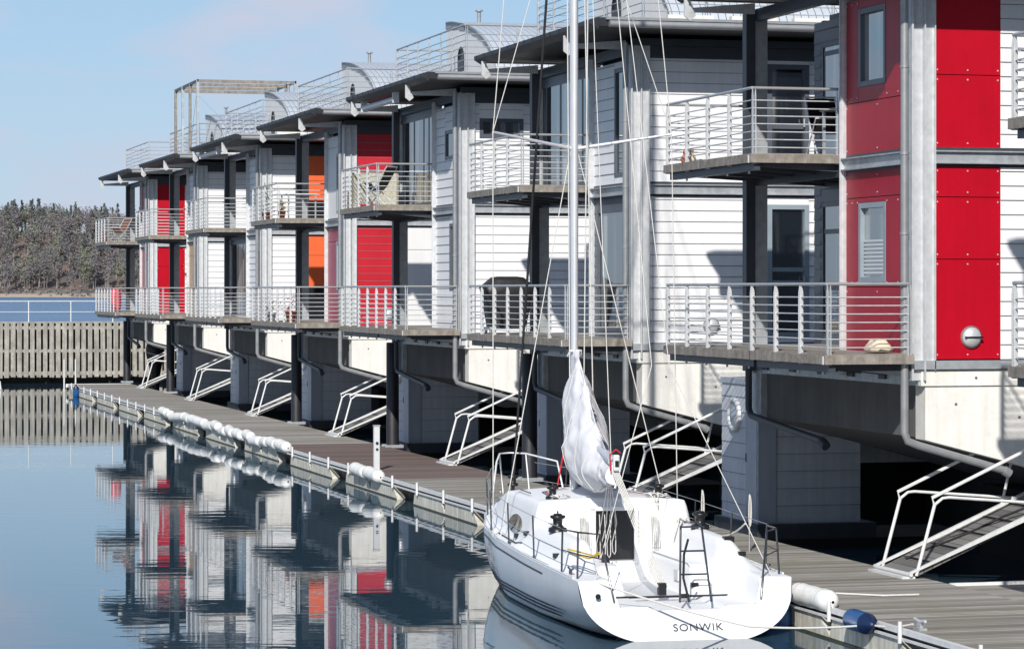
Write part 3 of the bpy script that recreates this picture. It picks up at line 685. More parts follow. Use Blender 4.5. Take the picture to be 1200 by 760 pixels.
bluefender((DX0-.10, 32.55, DZ-.02), .75, .135, PI/2, 'small blue fender with dark end lying against the jetty edge at lower right')
bluefender((DX0-.15, 118.6, .34), .55, .13, .2, 'small blue fender hanging at the far end of the jetty')
# slim white service post on the jetty
sp = empty('service_post', (13.75, HY[3]-2.0, DZ)); tag(sp, 'slim pale service pedestal standing on the jetty edge', 'post')
q = MB(); q.box(-.065, .065, -.06, .06, 0, 1.0); q.box(-.1, .1, -.1, .1, 0, .02); q.build('column', 'light', sp, bevel=.008)
q = MB(); q.box(-.075, .075, -.07, .07, 1.0, 1.03); q.build('cap', 'galv', sp)
q = MB(); q.cyl((0, -.062, .62), (0, -.075, .62), .035, n=12); q.cyl((0, -.062, .48), (0, -.075, .48), .03, n=12); q.build('sockets', 'bluedark', sp)
for k, vx in enumerate((13.2, 14.0)):
    q = MB(); q.cyl((0, 0, -.6), (0, 0, 1.25), .035, n=8); q.cyl((0, 0, 1.25), (0, 0, 1.27), .045, n=8); o = q.build('mooring_post', 'whitemetal', None, (14.05+(k-.5)*.5-.4, DY1+1.6, .3)); tag(o, 'thin pale mooring post at the far jetty end, the %s of two' % ('left' if k == 0 else 'right'), 'post', 'pale mooring posts')
# small boarding pontoon at the left edge
lp = empty('small_pontoon', (9.6, 128.0, 0)); tag(lp, 'small low pontoon with a bent white rail, at the left edge before the plank fence', 'pontoon')
q = MB(); q.box(-9, 1.2, 0, 1.8, .05, .42); q.build('body', 'pont', lp)
q = MB(); q.box(-9, 1.22, -.02, 1.82, .425, .47); q.build('top', 'dock', lp)
q = MB(); q.tube([(-9, .0, .62), (1.1, .0, .62), (1.3, .0, .5), (1.34, .0, .15)], .04, 8); q.build('rail', 'whitemetal', lp)

# ------------------------------------------------------------------ sailboat
bt = empty('sailboat', (11.66, 34.45, 0), -math.atan(.45/10)); tag(bt, 'white sailboat moored stern-on beside the jetty, mast up and mainsail under a white cover', 'sailboat')
LB = 10.5
def lerp(tab, b):
    for (a, va), (c, vc) in zip(tab, tab[1:]):
        if b <= c:
            t = max(0, (b-a)/(c-a)); t = t*t*(3-2*t)*.35+t*.65; return va+(vc-va)*t
    return tab[-1][1]
Wt = [(0, 1.43), (1.2, 1.45), (3, 1.45), (5, 1.41), (6.5, 1.27), (7.8, .99), (8.8, .72), (9.6, .40), (10.2, .14), (10.5, .02)]
Kt = [(0, .06), (1.2, -.10), (3, -.30), (5, -.40), (7, -.36), (9, -.22), (10.0, -.02), (10.4, .5), (10.5, 1.0)]
def Dk(b): return .88+.012*b+.0022*b*b
def Wd(b): return lerp(Wt, b)
def Kk(b): return lerp(Kt, b)
def ss(e0, e1, x):
    t = min(1, max(0, (x-e0)/(e1-e0))); return t*t*(3-2*t)
def rake(b, z): return -.30*(1-ss(0, 2.0, b))*max(0, min(1, (Dk(b)-z)/.8))
def hz(b, w):
    """deck, coamings, cabin and cockpit as one moulded surface"""
    a = abs(w); z = Dk(b)
    z += .03*(1-(a/max(.05, Wd(b)))**2)
    # coaming
    z += .34*ss(.5, 1.7, b)*(1-ss(3.9, 4.4, b))*ss(1.36, 1.05, a)
    # cabin
    ch = (.66-.045*(b-3.7))*(1-ss(6.3, 8.2, b)*.98)
    cw = 1.10-.055*max(0, b-4.0)
    cab = ch*ss(cw+.16, cw-.06, a)*ss(3.62, 3.70, b) + .05*ss(3.62, 3.7, b)*(1-ss(6.3, 8.2, b))*(1-min(1, a/cw)**2)
    z = max(z, Dk(b)+cab) if b > 3.6 else z
    # cockpit well with benches
    if b < 3.66:
        k = (1-ss(3.60, 3.66, b))
        cwid = .92-.10*ss(.4, 1.6, b)
        well = ss(cwid+.10, cwid-.02, a)*k
        bench = .92 if b > 1.3 else .55
        bench = .55+.37*ss(1.2, 1.5, b)
        zin = bench+(.50-bench)*ss(.50, .44, a)
        z = z+(zin-z)*well
        if b > 3.3: pass
    return z
hu = MB(); nb_, nt_ = 90, 22
def sect(b, t, off=0):
    D = Dk(b); K = Kk(b); W_ = Wd(b); e = 2/(2.5-.9*ss(4, 10, b))
    w = W_*abs(math.cos(t*PI/2))**e; d = abs(math.sin(t*PI/2))**e
    z = D-(D-K)*d
    return Vector((w+off, b+rake(b, z), z))
for sgn in (-1, 1):
    vs = []
    for i in range(nb_+1):
        b = LB*i/nb_
        for j in range(nt_+1):
            p = sect(b, j/nt_); vs.append((sgn*p.x, p.y, p.z))
    hu.add(vs, [(i*(nt_+1)+j, i*(nt_+1)+j+1, (i+1)*(nt_+1)+j+1, (i+1)*(nt_+1)+j) for i in range(nb_) for j in range(nt_)], True)
# transom
nw = 60; vs = []
def hullz(w):   # lower edge of the transom at width w
    W_ = Wd(0); e = 2/2.5; c = min(1, abs(w)/W_)
    return Dk(0)-(Dk(0)-Kk(0))*(1-c**(2/e*1.0))**(e/2*1.0) if c < 1 else Dk(0)
for i in range(nw+1):
    w = -Wd(0)+2*Wd(0)*i/nw; lo = hullz(w); hi = max(lo, hz(0, w))
    if i in (0, nw): hi = lo
    for k in range(5):
        z = lo+(hi-lo)*k/4; vs.append((w, rake(0, z), z))
hu.add(vs, [(i*5+k, (i+1)*5+k, (i+1)*5+k+1, i*5+k+1) for i in range(nw) for k in range(4)], True)
hull_o = hu.build('hull', 'gel', bt)
dk_ = MB(); vs = []; nB, nW = 260, 90
bs = [LB*.999*i/nB for i in range(nB+1)]
for b in bs:
    for j in range(nW+1):
        w = Wd(b)*(-1+2*j/nW); z = hz(b, w)
        if j in (0, nW): z = Dk(b)
        vs.append((w, b+rake(b, z), z))
dk_.add(vs, [(i*(nW+1)+j, (i+1)*(nW+1)+j, (i+1)*(nW+1)+j+1, i*(nW+1)+j+1) for i in range(nB) for j in range(nW)], True)
deck_o = dk_.build('deck', 'gelns', bt)
# stripes on the hull
def at_z(b, z):
    D = Dk(b); K = Kk(b); W_ = Wd(b); e = 2/(2.5-.9*ss(4, 10, b))
    k = min(1, max(0, (D-z)/(D-K)))**(1/e); t = math.asin(min(1, k)); return Vector((W_*abs(math.cos(t))**e, b+rake(b, z), z))
def stripe(b0, b1, f0, f1, par, name='stripe'):
    n = 70
    for sgn in (-1, 1):
        s = MB(); vs = []
        for i in range(n+1):
            b = b0+(b1-b0)*i/n
            for f in (f0, f1):
                p = at_z(b, f(b)); vs.append((sgn*(p.x+.007), p.y, p.z))
        s.add(vs, [(2*i, 2*i+1, 2*i+3, 2*i+2) for i in range(n)]); s.build(name, 'navy', par)
stripe(1.9, 10.2, lambda b: Dk(b)-.10, lambda b: Dk(b)-.122, hull_o, 'cove_line')
for k in range(3):
    zk = .38-.058*k
    stripe(1.1+.22*k, 6.8, lambda b: zk+.004*b, lambda b: zk+.004*b-.027*min(1, .15+(b-1.1)*.9), hull_o, 'hull_line')
stripe(.2, 10.0, lambda b: .165, lambda b: .10, hull_o, 'waterline')
# toe rail
q = MB()
for sgn in (-1, 1): q.tube([(sgn*(Wd(b)-.02), b+rake(b, Dk(b)), Dk(b)+.015) for b in [.3+i*.25 for i in range(40)]], .014, 5)
q.build('toe_rail', 'gel', bt)
# companionway, hatch, portlights
q = MB(); q.add([(-.28, 3.585, .80), (.28, 3.585, .80), (.25, 3.60, 1.50), (-.25, 3.60, 1.50)], [(0,1,2,3)]); q.box(-.30, .30, 3.62, 3.72, .8, 1.5); q.build('companionway', 'plastic', bt)
q = MB(); q.box(-.34, -.28, 3.56, 3.66, .75, 1.53); q.box(.28, .34, 3.56, 3.66, .75, 1.53); q.box(-.34, .34, 3.56, 3.66, 1.49, 1.55); q.build('companionway_frame', 'gel', bt, bevel=.01)
q = MB(); q.box(-.38, .38, 3.7, 4.7, 1.60, 1.64); q.build('sliding_hatch', 'gel', bt, bevel=.015)
q = MB(); q.box(-.26, .26, 6.0, 6.5, 1.44, 1.52); q.build('fore_hatch', 'plastic', bt, bevel=.01)
for sgn in (-1, 1):
    q = MB(); vs = []
    for k in range(24):
        t = 2*PI*k/24; b = 5.0+.52*math.cos(t); fz = 1.22+.13*math.sin(t)
        # find cabin side at that height
        a = 1.3
        while a > .3 and hz(b, a) < fz: a -= .004
        vs.append((sgn*(a+.012), b, fz))
    q.add(vs, [tuple(range(24))]); q.build('portlight', 'glass', bt)
def winch(x, y, z, s=1.0):
    q = MB(); q.lathe([(0, .20*s), (.045*s, .20*s), (.05*s, .185*s), (.085*s, .18*s), (.085*s, .155*s), (.055*s, .14*s), (.05*s, .08*s), (.075*s, .05*s), (.10*s, .045*s), (.105*s, 0)], (0, 0, 0), 20)
    q.lathe([(.012, .19*s), (.012, .23*s), (0, .23*s)], (0, 0, 0), 8)
    q.build('winch', 'plastic', bt, (x, y, z))
for x, y, s in ((-1.02, 2.8, 1.25), (1.02, 2.8, 1.25), (-.78, 4.1, 1.0), (.78, 4.1, 1.0)): winch(x, y, hz(y, x)-.01, s)
# mast, boom, rig
MY = 6.0; MZ = 1.55
q = MB(); n = 20; q.lathe([(1, 0), (1, 13.4), (.7, 14.2), (.0, 14.2)], (0, 0, 0), n); q.v = [(x*.062, y*.09, z) for x, y, z in q.v]; q.build('mast', 'alu', bt, (0, MY, MZ-.05))
q = MB(); q.lathe([(.13, 0), (.14, .04), (.10, .08)], (0, MY, MZ-.02), 14); q.build('mast_collar', 'plastic', bt)
BE = Vector((-.42, 2.1, 2.28)); BM = Vector((-.02, MY-.12, 2.62))
q = MB(); q.tube([BM, BE], .065, 10); q.build('boom', 'alu', bt)
for sgn in (-1, 1):
    q = MB()
    q.tube([(sgn*.05, MY, 6.72), (sgn*1.36, MY-.55, 6.92)], [.03, .018], 8); q.build('spreader', 'alu', bt); q = MB()
    q.tube([(sgn*.05, MY, 11.2), (sgn*.95, MY-.4, 11.35)], [.03, .018], 8); q.build('spreader', 'alu', bt)
def strand(name, m, pts, r, n=5):
    q = MB(); q.tube(pts, r, n); return q.build(name, m, bt)
for sgn in (-1, 1):
    cp = (sgn*1.40, MY-.75, Dk(5.2)); tip = (sgn*1.36, MY-.55, 6.92)
    strand('shroud', 'rope', [cp, tip, (sgn*.95, MY-.4, 11.35), (0, MY, 14.8)], .008)
    strand('shroud', 'rope', [tip, (sgn*.05, MY, 11.1)], .007); strand('shroud', 'rope', [(sgn*1.30, MY-.8, Dk(5.2)), (sgn*.05, MY, 6.7)], .008)
    strand('backstay', 'rope', [(0, MY-.1, 15.5), (sgn*.12, 1.2, 3.6), (sgn*1.20, .05, .85)], .007)
q = MB(); q.tube([(0, 10.2, 1.3), (0, MY+.1, 14.6)], .02, 6); q.build('forestay', 'ropedark', bt)
q = MB(); q.lathe([(.02, 0), (.09, .02), (.09, .05), (.05, .07), (.05, .13), (.09, .15), (.09, .18), (.02, .2)], (0, 10.18, 1.38), 14); q.tube([(0, 10.2, 1.2), (0, 10.12, 1.9)], .03, 8); q.build('furling_drum', 'plastic', bt)
q = MB()
for (x0, y0, x1, y1, z1) in ((-.09, MY-.15, -.14, MY-.05, 13), (.10, MY-.15, .16, 5.6, 13), (.22, MY-.4, .06, MY, 14.0)): strand('halyard', 'rope', [(x0, y0, 1.7), (x1, y1, z1)], .010)
q.tube([(0, MY-.1, 15.4), BE+Vector((0, .1, .1))], .007, 5)
q.build('halyard', 'rope', bt)
# sail cover: lofted bag hanging from the mast and boom
sv = []; NS, NR = 110, 64
for i in range(NS+1):
    s = i/NS; c = BM.lerp(BE, s*1.04-.02)
    y = c.y; top = 2.72+1.02*(1-s)**2.3-.10*s
    top = 3.72 if s < .03 else 3.70-.98*ss(0, .66, s)-.42*ss(.45, 1, s)
    bot = 2.12-.38*ss(0, .30, s)-.0*s+.22*ss(.55, 1, s); 
    wd = .12+.29*math.sin(PI*min(1, s*1.15+.08))**.8*(1 if s < .9 else (1-s)*10*.7+.3)
    wd = max(.05, wd)
    for j in range(NR):
        t = 2*PI*j/NR; zz = (top+bot)/2+(top-bot)/2*math.sin(t); hgt = (math.sin(t)+1)/2
        ww = wd*math.cos(t)*(1.0-.62*hgt**1.3)*(.75+.25*math.sin(PI*hgt))
        nz = mnoise.noise(Vector((s*7, math.cos(t)*1.2, zz*2.2)))*.07-.45*abs(mnoise.noise(Vector((s*9+zz*5, math.cos(t)*1.5, zz*2-s*6+9))))*.11-.4*abs(mnoise.noise(Vector((s*22-zz*9, math.cos(t)*1.5, zz*5+s*9+3))))*.05
        sv.append((c.x+ww+(nz if abs(math.cos(t)) > .15 else 0)*(1 if math.cos(t) > 0 else -1), y+.0, zz))
q = MB(); q.add(sv, [(i*NR+j, i*NR+(j+1) % NR, (i+1)*NR+(j+1) % NR, (i+1)*NR+j) for i in range(NS) for j in range(NR)], True)
q.add([sv[j] for j in range(NR)], [tuple(range(NR))]); q.add([sv[NS*NR+j] for j in range(NR)], [tuple(range(NR))])
co = q.build('sail_cover', 'cover', bt)
q = MB(); q.tube([(-.1, MY-.02, 3.62), (-.08, MY-.12, 3.70), (.08, MY-.12, 3.70), (.1, MY-.02, 3.62)], .02, 6); q.box(-.03, .03, MY-.22, MY-.14, 3.60, 3.72); q.build('cover_strap', 'whitemetal', co)
q = MB(); q.box(BE.x-.045, BE.x+.045, BE.y-.22, BE.y-.16, BE.z-.12, BE.z+.10); q.build('boom_end', 'light', bt, bevel=.02)
q = MB(); q.box(BE.x-.025, BE.x+.025, BE.y-.235, BE.y-.222, BE.z-.06, BE.z+.02); q.build('sheave', 'plastic', bt)
q = MB(); q.tube([(BE.x-.07, BE.y-.15, BE.z-.12), (BE.x-.08, BE.y-.15, BE.z+.10), (BE.x, BE.y-.17, BE.z+.17), (BE.x+.07, BE.y-.15, BE.z+.12)], .012, 5); q.build('outhaul', 'ropered', bt)
# mainsheet and hanging lines
q = MB(); tr = Vector((-.05, .95, .58))
for k in range(5):
    a = BE+Vector((-.04+.02*k, -.14, -.12)); b = tr+Vector((-.05+.03*k, 0, .10))
    q.tube([a.lerp(b, t)+Vector((0, 0, -.02*math.sin(PI*t))) for t in (0, .33, .66, 1)], .009, 5)
for k in range(4):
    x = -.20+k*.075; a = BE+Vector((0, -.1, -.14)); zb = .85+.1*R.random()
    q.tube([a, (a.x+.03+x*.3, 2.3, 1.9), (x-.10, 3.2, 1.35), (x-.12, 3.38, 1.05), (x-.11, 3.38, zb), (x-.08, 3.4, zb-.04), (x-.055, 3.42, zb), (x-.05, 3.44, 1.1), (x-.06, 3.45, 1.45)], .007, 5)
q.build('mainsheet', 'rope', bt)
q = MB(); q.box(tr.x-.05, tr.x+.05, tr.y-.05, tr.y+.05, tr.z, tr.z+.16); q.box(-.95, .95, .92, .98, .545, .57); q.build('traveller', 'plastic', bt)
q = MB()
for (cx, cy) in ((-.72, 3.9), (.75, 3.85), (.62, 3.8), (-.9, 3.3), (.98, 3.5)):
    pts = []
    for k in range(60):
        t = k*.42; rr = .09+.05*math.sin(k*1.7); x = cx+rr*math.cos(t)*1.1; y = cy+rr*math.sin(t); pts.append((x, y, hz(y, x)+.02+.012*(k % 5)))
    q.tube(pts, .008, 4); q.build('rope_coil', 'rope', bt); q = MB()
for (x, b0) in ((-.52, 3.56), (.52, 3.56)):
    for k in range(4): q.tube([(x+k*.02, b0, 1.45), (x+k*.03, b0-.06, 1.0), (x+k*.03+.03, b0-.07, .95), (x+.05+k*.02, b0, 1.40)], .008, 4)
q.build('rope_coil', 'rope', bt)
q = MB(); q.tube([(-1.38, .75, 1.2), (-1.2, .35, 1.14), (-1.12, .1, 1.22)], .014, 5); q.tube([(-1.38, .75, 1.23), (-1.15, .3, 1.18), (-1.12, .1, 1.24)], .012, 5); q.build('yellow_line', 'ropeyel', bt)
q = MB(); q.tube([(-.3, MY-.2, 1.7), (-.12, MY-.15, 2.6)], .012, 5); q.tube([(.18, MY-.2, 1.66), (.12, MY-.15, 2.6)], .012, 5); q.build('red_line', 'ropered', bt)
# pushpit frames, ladder, stanchions, lifelines, pulpit
zt = 1.47
for sgn in (-1, 1):
    q = MB()
    q.tube([(sgn*1.40, 1.0, .90), (sgn*1.40, .95, zt), (sgn*1.34, .35, zt+.01), (sgn*1.12, .08, zt), (sgn*.98, -.12, .62)], .014, 7)
    q.tube([(sgn*1.34, .35, zt), (sgn*1.36, .30, .88)], .014, 7); q.tube([(sgn*1.40, .97, 1.2), (sgn*1.35, .32, 1.2), (sgn*1.07, .03, 1.15)], .009, 6)
    q.build('pushpit', 'chrome', bt)
q = MB(); q.tube([(-.12, -.16, .60), (-.07, -.02, 1.56), (-.02, -.01, 1.62), (.16, -.01, 1.62), (.21, -.02, 1.56), (.30, -.16, .60)], .015, 8)
for z, a in ((1.25, .0), (.95, .02), (1.56, -.01)): q.cyl((-.095+a*.2-.0, -.07, z), (.24+a, -.07, z), .013, n=6)
q.build('swim_ladder', 'chrome', bt)
sb = [1.0, 2.6, 4.3, 6.0, 7.6, 9.0]
for sgn in (-1, 1):
    for b in sb[1:]:
        q = MB(); q.cyl((sgn*(Wd(b)-.05), b, Dk(b)), (sgn*(Wd(b)-.03), b, Dk(b)+.60), .012, n=6); q.cyl((sgn*(Wd(b)-.05), b, Dk(b)-.01), (sgn*(Wd(b)-.05), b, Dk(b)+.05), .022, n=8); q.build('stanchion', 'chrome', bt)
    for hgt in (.59, .31): strand('lifeline', 'rail', [(sgn*(Wd(b)-.03), b, Dk(b)+hgt) for b in sb]+[(sgn*.30, 9.9, 1.2+hgt)], .005, 4)
q = MB(); q.tube([(-.62, 9.0, 1.15), (-.50, 9.15, 1.85), (-.22, 10.2, 1.92), (0, 10.45, 1.92), (.22, 10.2, 1.92), (.50, 9.15, 1.85), (.62, 9.0, 1.15)], .015, 8); q.tube([(-.22, 10.2, 1.92), (-.22, 9.9, 1.24)], .013, 6); q.tube([(.22, 10.2, 1.92), (.22, 9.9, 1.24)], .013, 6); q.build('pulpit', 'whitemetal', bt)
# deck hardware
for (x, y) in ((-1.2, 3.9), (-1.25, 1.9), (1.2, 3.2), (-1.18, 4.6), (1.1, 1.1), (-.55, 2.0), (.5, 1.3)):
    z = hz(y, x); q = MB(); q.box(x-.05, x+.05, y-.03, y+.03, z-.01, z+.05); q.cyl((x-.03, y+.03, z), (x+.03, y+.03, z+.03), .025, n=8); q.build('deck_block', 'plastic', bt)
q = MB()
for (x, y) in ((.2, .75),): q.box(x-.06, x+.06, y-.02, y+.02, .55, .61)
q.build('deck_block', 'plastic', bt); q = MB(); q.box(.98, 1.12, 1.50, 1.62, 1.06, 1.28)
q.build('engine_panel', 'plastic', bt)
q = MB(); q.box(.44, .46, 1.9, 2.1, .66, .80); q.box(-.46, -.44, 2.4, 2.6, .66, .80); q.build('locker_hatch', 'light', bt)
q = MB()
q.tube([(.02, -.1, .6), (-.04, -.04, .9), (-.02, .0, 1.2), (.03, -.02, 1.4)], .016, 5); q.build('rope_tail', 'plastic', bt)
q = MB(); q.cyl((-1.20, -.02-.12, .70), (-1.20, -.155, .70), .035, n=14); q.build('exhaust', 'plastic', bt)
# tracks, grab rails, seams and led lines on deck
def on_deck(name, m, pts, r, up=.01, n=5):
    P = []
    for (b0, w0), (b1, w1) in zip(pts, pts[1:]):
        for k in range(8):
            t = k/8; b = b0+(b1-b0)*t; w_ = w0+(w1-w0)*t; P.append((w_, b, hz(b, w_)+up))
    b, w_ = pts[-1]; P.append((w_, b, hz(b, w_)+up)); return strand(name, m, P, r, n)
for sgn in (-1, 1):
    on_deck('genoa_track', 'plastic', [(3.9, sgn*1.28), (5.6, sgn*1.24)], .012)
    on_deck('deck_seam', 'joint', [(1.9, sgn*1.37), (5.0, sgn*1.40), (7.5, sgn*1.02)], .004, .002)
    on_deck('grab_rail', 'chrome', [(4.9, sgn*.92), (6.0, sgn*.86)], .011, .05)
    for k in range(3): on_deck('led_line', ('rope', 'ropered', 'bluedark')[k] if k else 'rope', [(5.85, sgn*(.12+.03*k)), (5.4, sgn*(.55+.04*k)), (4.25, sgn*(.66+.05*k))], .007, .012)
    q = MB(); b = .75; z = Dk(b)+.03; q.tube([(sgn*1.34, b-.13, z+.06), (sgn*1.34, b-.05, z+.045), (sgn*1.34, b+.05, z+.045), (sgn*1.34, b+.13, z+.06)], .014, 6); q.cyl((sgn*1.34, b-.04, z-.02), (sgn*1.34, b-.04, z+.05), .012, n=6); q.cyl((sgn*1.34, b+.04, z-.02), (sgn*1.34, b+.04, z+.05), .012, n=6); q.build('mooring_cleat', 'chrome', bt)
    on_deck('bench_edge', 'joint', [(1.4, sgn*.50), (3.4, sgn*.50)], .004, .003)
q = MB(); q.add([(-.42, 1.35, .507), (.42, 1.35, .507), (.42, 3.3, .507), (-.42, 3.3, .507)], [(0,1,2,3)]); q.build('sole_panel', 'light', bt)
for k in range(5):
    i = int(NS*(.16+.17*k)); ring = sv[i*NR:(i+1)*NR]; cx_ = sum(p[0] for p in ring)/NR; cz_ = sum(p[2] for p in ring)/NR
    pts = [(cx_+(p[0]-cx_)*1.04, p[1], cz_+(p[2]-cz_)*1.01) for p in ring[::2]]; q = MB(); q.tube(pts+pts[:1], .007, 5); q.build('tie', 'rope', co)
# name on the transom
cu = bpy.data.curves.new('name_text', 'FONT'); cu.body = 'SONWIK'; cu.size = .135; cu.extrude = .002; cu.align_x = 'CENTER'; cu.align_y = 'CENTER'; cu.space_character = 1.12
to = bpy.data.objects.new('name_lettering', cu); col.objects.link(to)
bpy.context.view_layer.update()
dg = bpy.context.evaluated_depsgraph_get(); me = bpy.data.meshes.new_from_object(to.evaluated_get(dg)); bpy.data.objects.remove(to)
to = bpy.data.objects.new('name_lettering', me); col.objects.link(to); me.materials.clear(); me.materials.append(M['darksteel'])
to.parent = bt; zc = .285; to.location = (.10, rake(0, zc)-.012, zc)
tilt = math.atan2(rake(0, .2)-rake(0, .4), -.2)
to.rotation_euler = (PI/2+math.atan(.30/.8)*-1, 0, 0); to.scale = (1.15, 1, 1)
# large blue fender squeezed between stern and jetty
bf = empty('fender', (13.12, 35.2, .26)); tag(bf, 'large blue fender squeezed between the sailboat stern and the jetty', 'fender')
q = MB(); q.lathe([(.0, -.36), (.16, -.33), (.24, -.2), (.26, 0), (.24, .2), (.15, .33), (.05, .38), (0, .40)], (0, 0, 0), 20); q.build('body', 'blue', bf)
q = MB(); q.lathe([(.245, -.2), (.165, -.335), (0, -.365)], (0, 0, 0), 20); q.build('end_cap', 'bluedark', bf)
# mooring lines
def line(name, label, pts, m='rope', r=.014, sag=.1):
    q = MB(); P = []
    for a, b in zip(pts, pts[1:]):
        a, b = Vector(a), Vector(b)
        for k in range(10): t = k/10; P.append(a.lerp(b, t)+Vector((0, 0, -sag*4*t*(1-t))))
    P.append(Vector(pts[-1])); q.tube(P, r, 6); tag(q.build(name, m), label, 'rope')
line('mooring_line', 'pale stern mooring line running low across the transom to the jetty at lower right', [(10.5, 34.5, .86), (12.2, 33.55, .36), (13.3, 32.2, .50), (13.55, 31.5, .58)], sag=.03)
line('mooring_line', 'double white bow line tied up to the jetty, left of the mast', [(11.9, 44.6, 1.3), (13.6, 46.0, .6)])
line('mooring_line', 'white rope looped from the starboard stern rail to the deck', [(13.0, 35.9, 1.45), (12.9, 37.2, 1.25)], sag=.12)
line('loose_rope', 'thin white rope lying on the jetty boards behind the big white fender', [(14.0, 35.4, DZ+.02), (14.6, 34.9, DZ+.02), (15.1, 34.9, DZ+.02)], sag=0)
cl = empty('mooring_cleat', (13.6, 31.4, DZ)); tag(cl, 'galvanised mooring cleat on the jetty edge at lower right', 'cleat')
q = MB(); q.box(-.05, .05, -.1, .1, 0, .03); q.box(-.02, .02, -.04, .04, .03, .1); q.build('base', 'galv', cl); q = MB(); q.tube([(0, -.16, .12), (0, 0, .10), (0, .16, .12)], .02, 6); q.build('horn', 'galvl', cl)
# posts with looped ropes standing on the jetty near the stern
for k, (x, y, lb) in enumerate(((15.5, 44.6, 'thin steel pole with a pale rope loop on top, right of the sailboat mast'), (15.9, 43.5, 'thin steel pole with hanging white rope bundle, in front of the near shed'))):
    o = empty('rope_pole', (x-.8, y-2, DZ)); tag(o, lb, 'pole'); q = MB(); q.cyl((0, 0, 0), (0, 0, .9), .014, n=6); q.build('pole', 'galv', o)
    q = MB(); 
    for j in range(2): q.tube([(.016*math.sin(2*PI*t/16)*(1+.3*j), -.02-.01*j, .66-.03*j+.23*math.cos(2*PI*t/16)) for t in range(17)], .011, 6)
    q.build('rope', 'rope', o)
# ------------------------------------------------------------------ things on the balconies
def at(i, x, y, z): return (16.3+x, HY[i]+y, z)
# covered grill
g = empty('covered_grill', at(2, -.88, 6.2, Z1)); tag(g, 'grill under a black fabric cover on the lower balcony behind the mast', 'grill')
def draped(mb, rings, cx=0, cy=0, n=28, nz=.02):
    vs = []
    for (hx, hy, z, p) in rings:
        for i in range(n):
            t = 2*PI*i/n; c, s_ = math.cos(t), math.sin(t)
            x = hx*abs(c)**p*(1 if c > 0 else -1); y = hy*abs(s_)**p*(1 if s_ > 0 else -1)
            k = mnoise.noise(Vector((c*2.5, s_*2.5, z*3)))*nz*3+math.sin(t*9+z*5)*nz*.5
            vs.append((cx+x*(1+k), cy+y*(1+k), z))
    m_ = len(rings)
    mb.add(vs, [(k*n+i, k*n+(i+1) % n, (k+1)*n+(i+1) % n, (k+1)*n+i) for k in range(m_-1) for i in range(n)], True)
    mb.add(vs[-n:], [tuple(range(n))])
q = MB(); draped(q, [(y_, x_, z_, p_) for (x_, y_, z_, p_) in [(.29, .40, .13, .5), (.29, .42, .3, .5), (.31, .47, .5, .5), (.32, .50, .7, .5), (.33, .54, .85, .5), (.34, .58, .97, .5), (.31, .52, 1.03, .5), (.28, .44, 1.10, .55), (.25, .34, 1.18, .6), (.14, .22, 1.20, .7)]]); q.build('cover', 'grill', g)
q = MB()
for x in (-.4, .4):
    for y in (-.2, .2): q.lathe([(0, -.02), (.055, -.02), (.055, .02), (0, .02)], (x, y, .058), 12, 'x')
q.box(-.45, .45, -.25, .25, .10, .14); q.build('wheel_base', 'galvl', g)
# cushion
c = MB(); draped(c, [(.03, .05, .0, .7), (.16, .20, .02, .7), (.19, .24, .07, .7), (.15, .22, .12, .7), (.13, .19, .15, .8), (.10, .15, .20, .8), (.03, .05, .215, .8)], nz=.05)
o = c.build('folded_cushion', 'cream', None, at(1, -.55, .15, Z1)); tag(o, 'folded cream cushion lying on the lower balcony of the red-walled house', 'cushion')
# wicker screen, deck chair, flower pots on the fourth house
ws = empty('wicker_screen', at(3, -1.0, 6.1, Z2)); tag(ws, 'beige woven bench standing on the upper balcony in front of the red boards', 'bench')
q = MB(); q.box(-.42, .80, -.03, .03, .1, .90); q.box(-.42, .80, .03, .50, .34, .42); q.build('woven_panel', 'wicker', ws)
q = MB()
for x in (-.4, .78):
    for y in (-.02, .48): q.box(x-.025, x+.025, y-.025, y+.025, 0, .34 if y > 0 else .9)
q.build('legs', 'fasc', ws)
def chair(i, x, y, z, rz, m, label):
    r = empty('deck_chair', at(i, x, y, z), rz); tag(r, label, 'chair')
    q = MB()
    for s in (-.25, .25): q.tube([(s, -.45, 0), (s, .30, .62)], .015, 6); q.tube([(s, .45, 0), (s, -.10, .50), (s, -.45, 1.0)], .015, 6)
    q.cyl((-.25, -.45, 1.0), (.25, -.45, 1.0), .015, n=6); q.cyl((-.25, .30, .62), (.25, .30, .62), .015, n=6); q.build('frame', 'galvl', r)
    q = MB(); vs = []
    pts = [(-.44, .98), (-.3, .74), (-.15, .50), (0, .38), (.15, .40), (.29, .60)]
    for (y_, z_) in pts: vs += [(-.23, y_, z_), (.23, y_, z_)]
    q.add(vs, [(2*k, 2*k+1, 2*k+3, 2*k+2) for k in range(5)]); q.build('sling', m, r)
chair(3, -1.0, 5.0, Z2, .8, 'plastic', 'dark sling deck chair at the far corner of the upper balcony above the red boards')
chair(7, -.7, 4.6, Z2, 2.2, 'brown', 'brown canvas deck chair on the upper balcony of the farthest house')
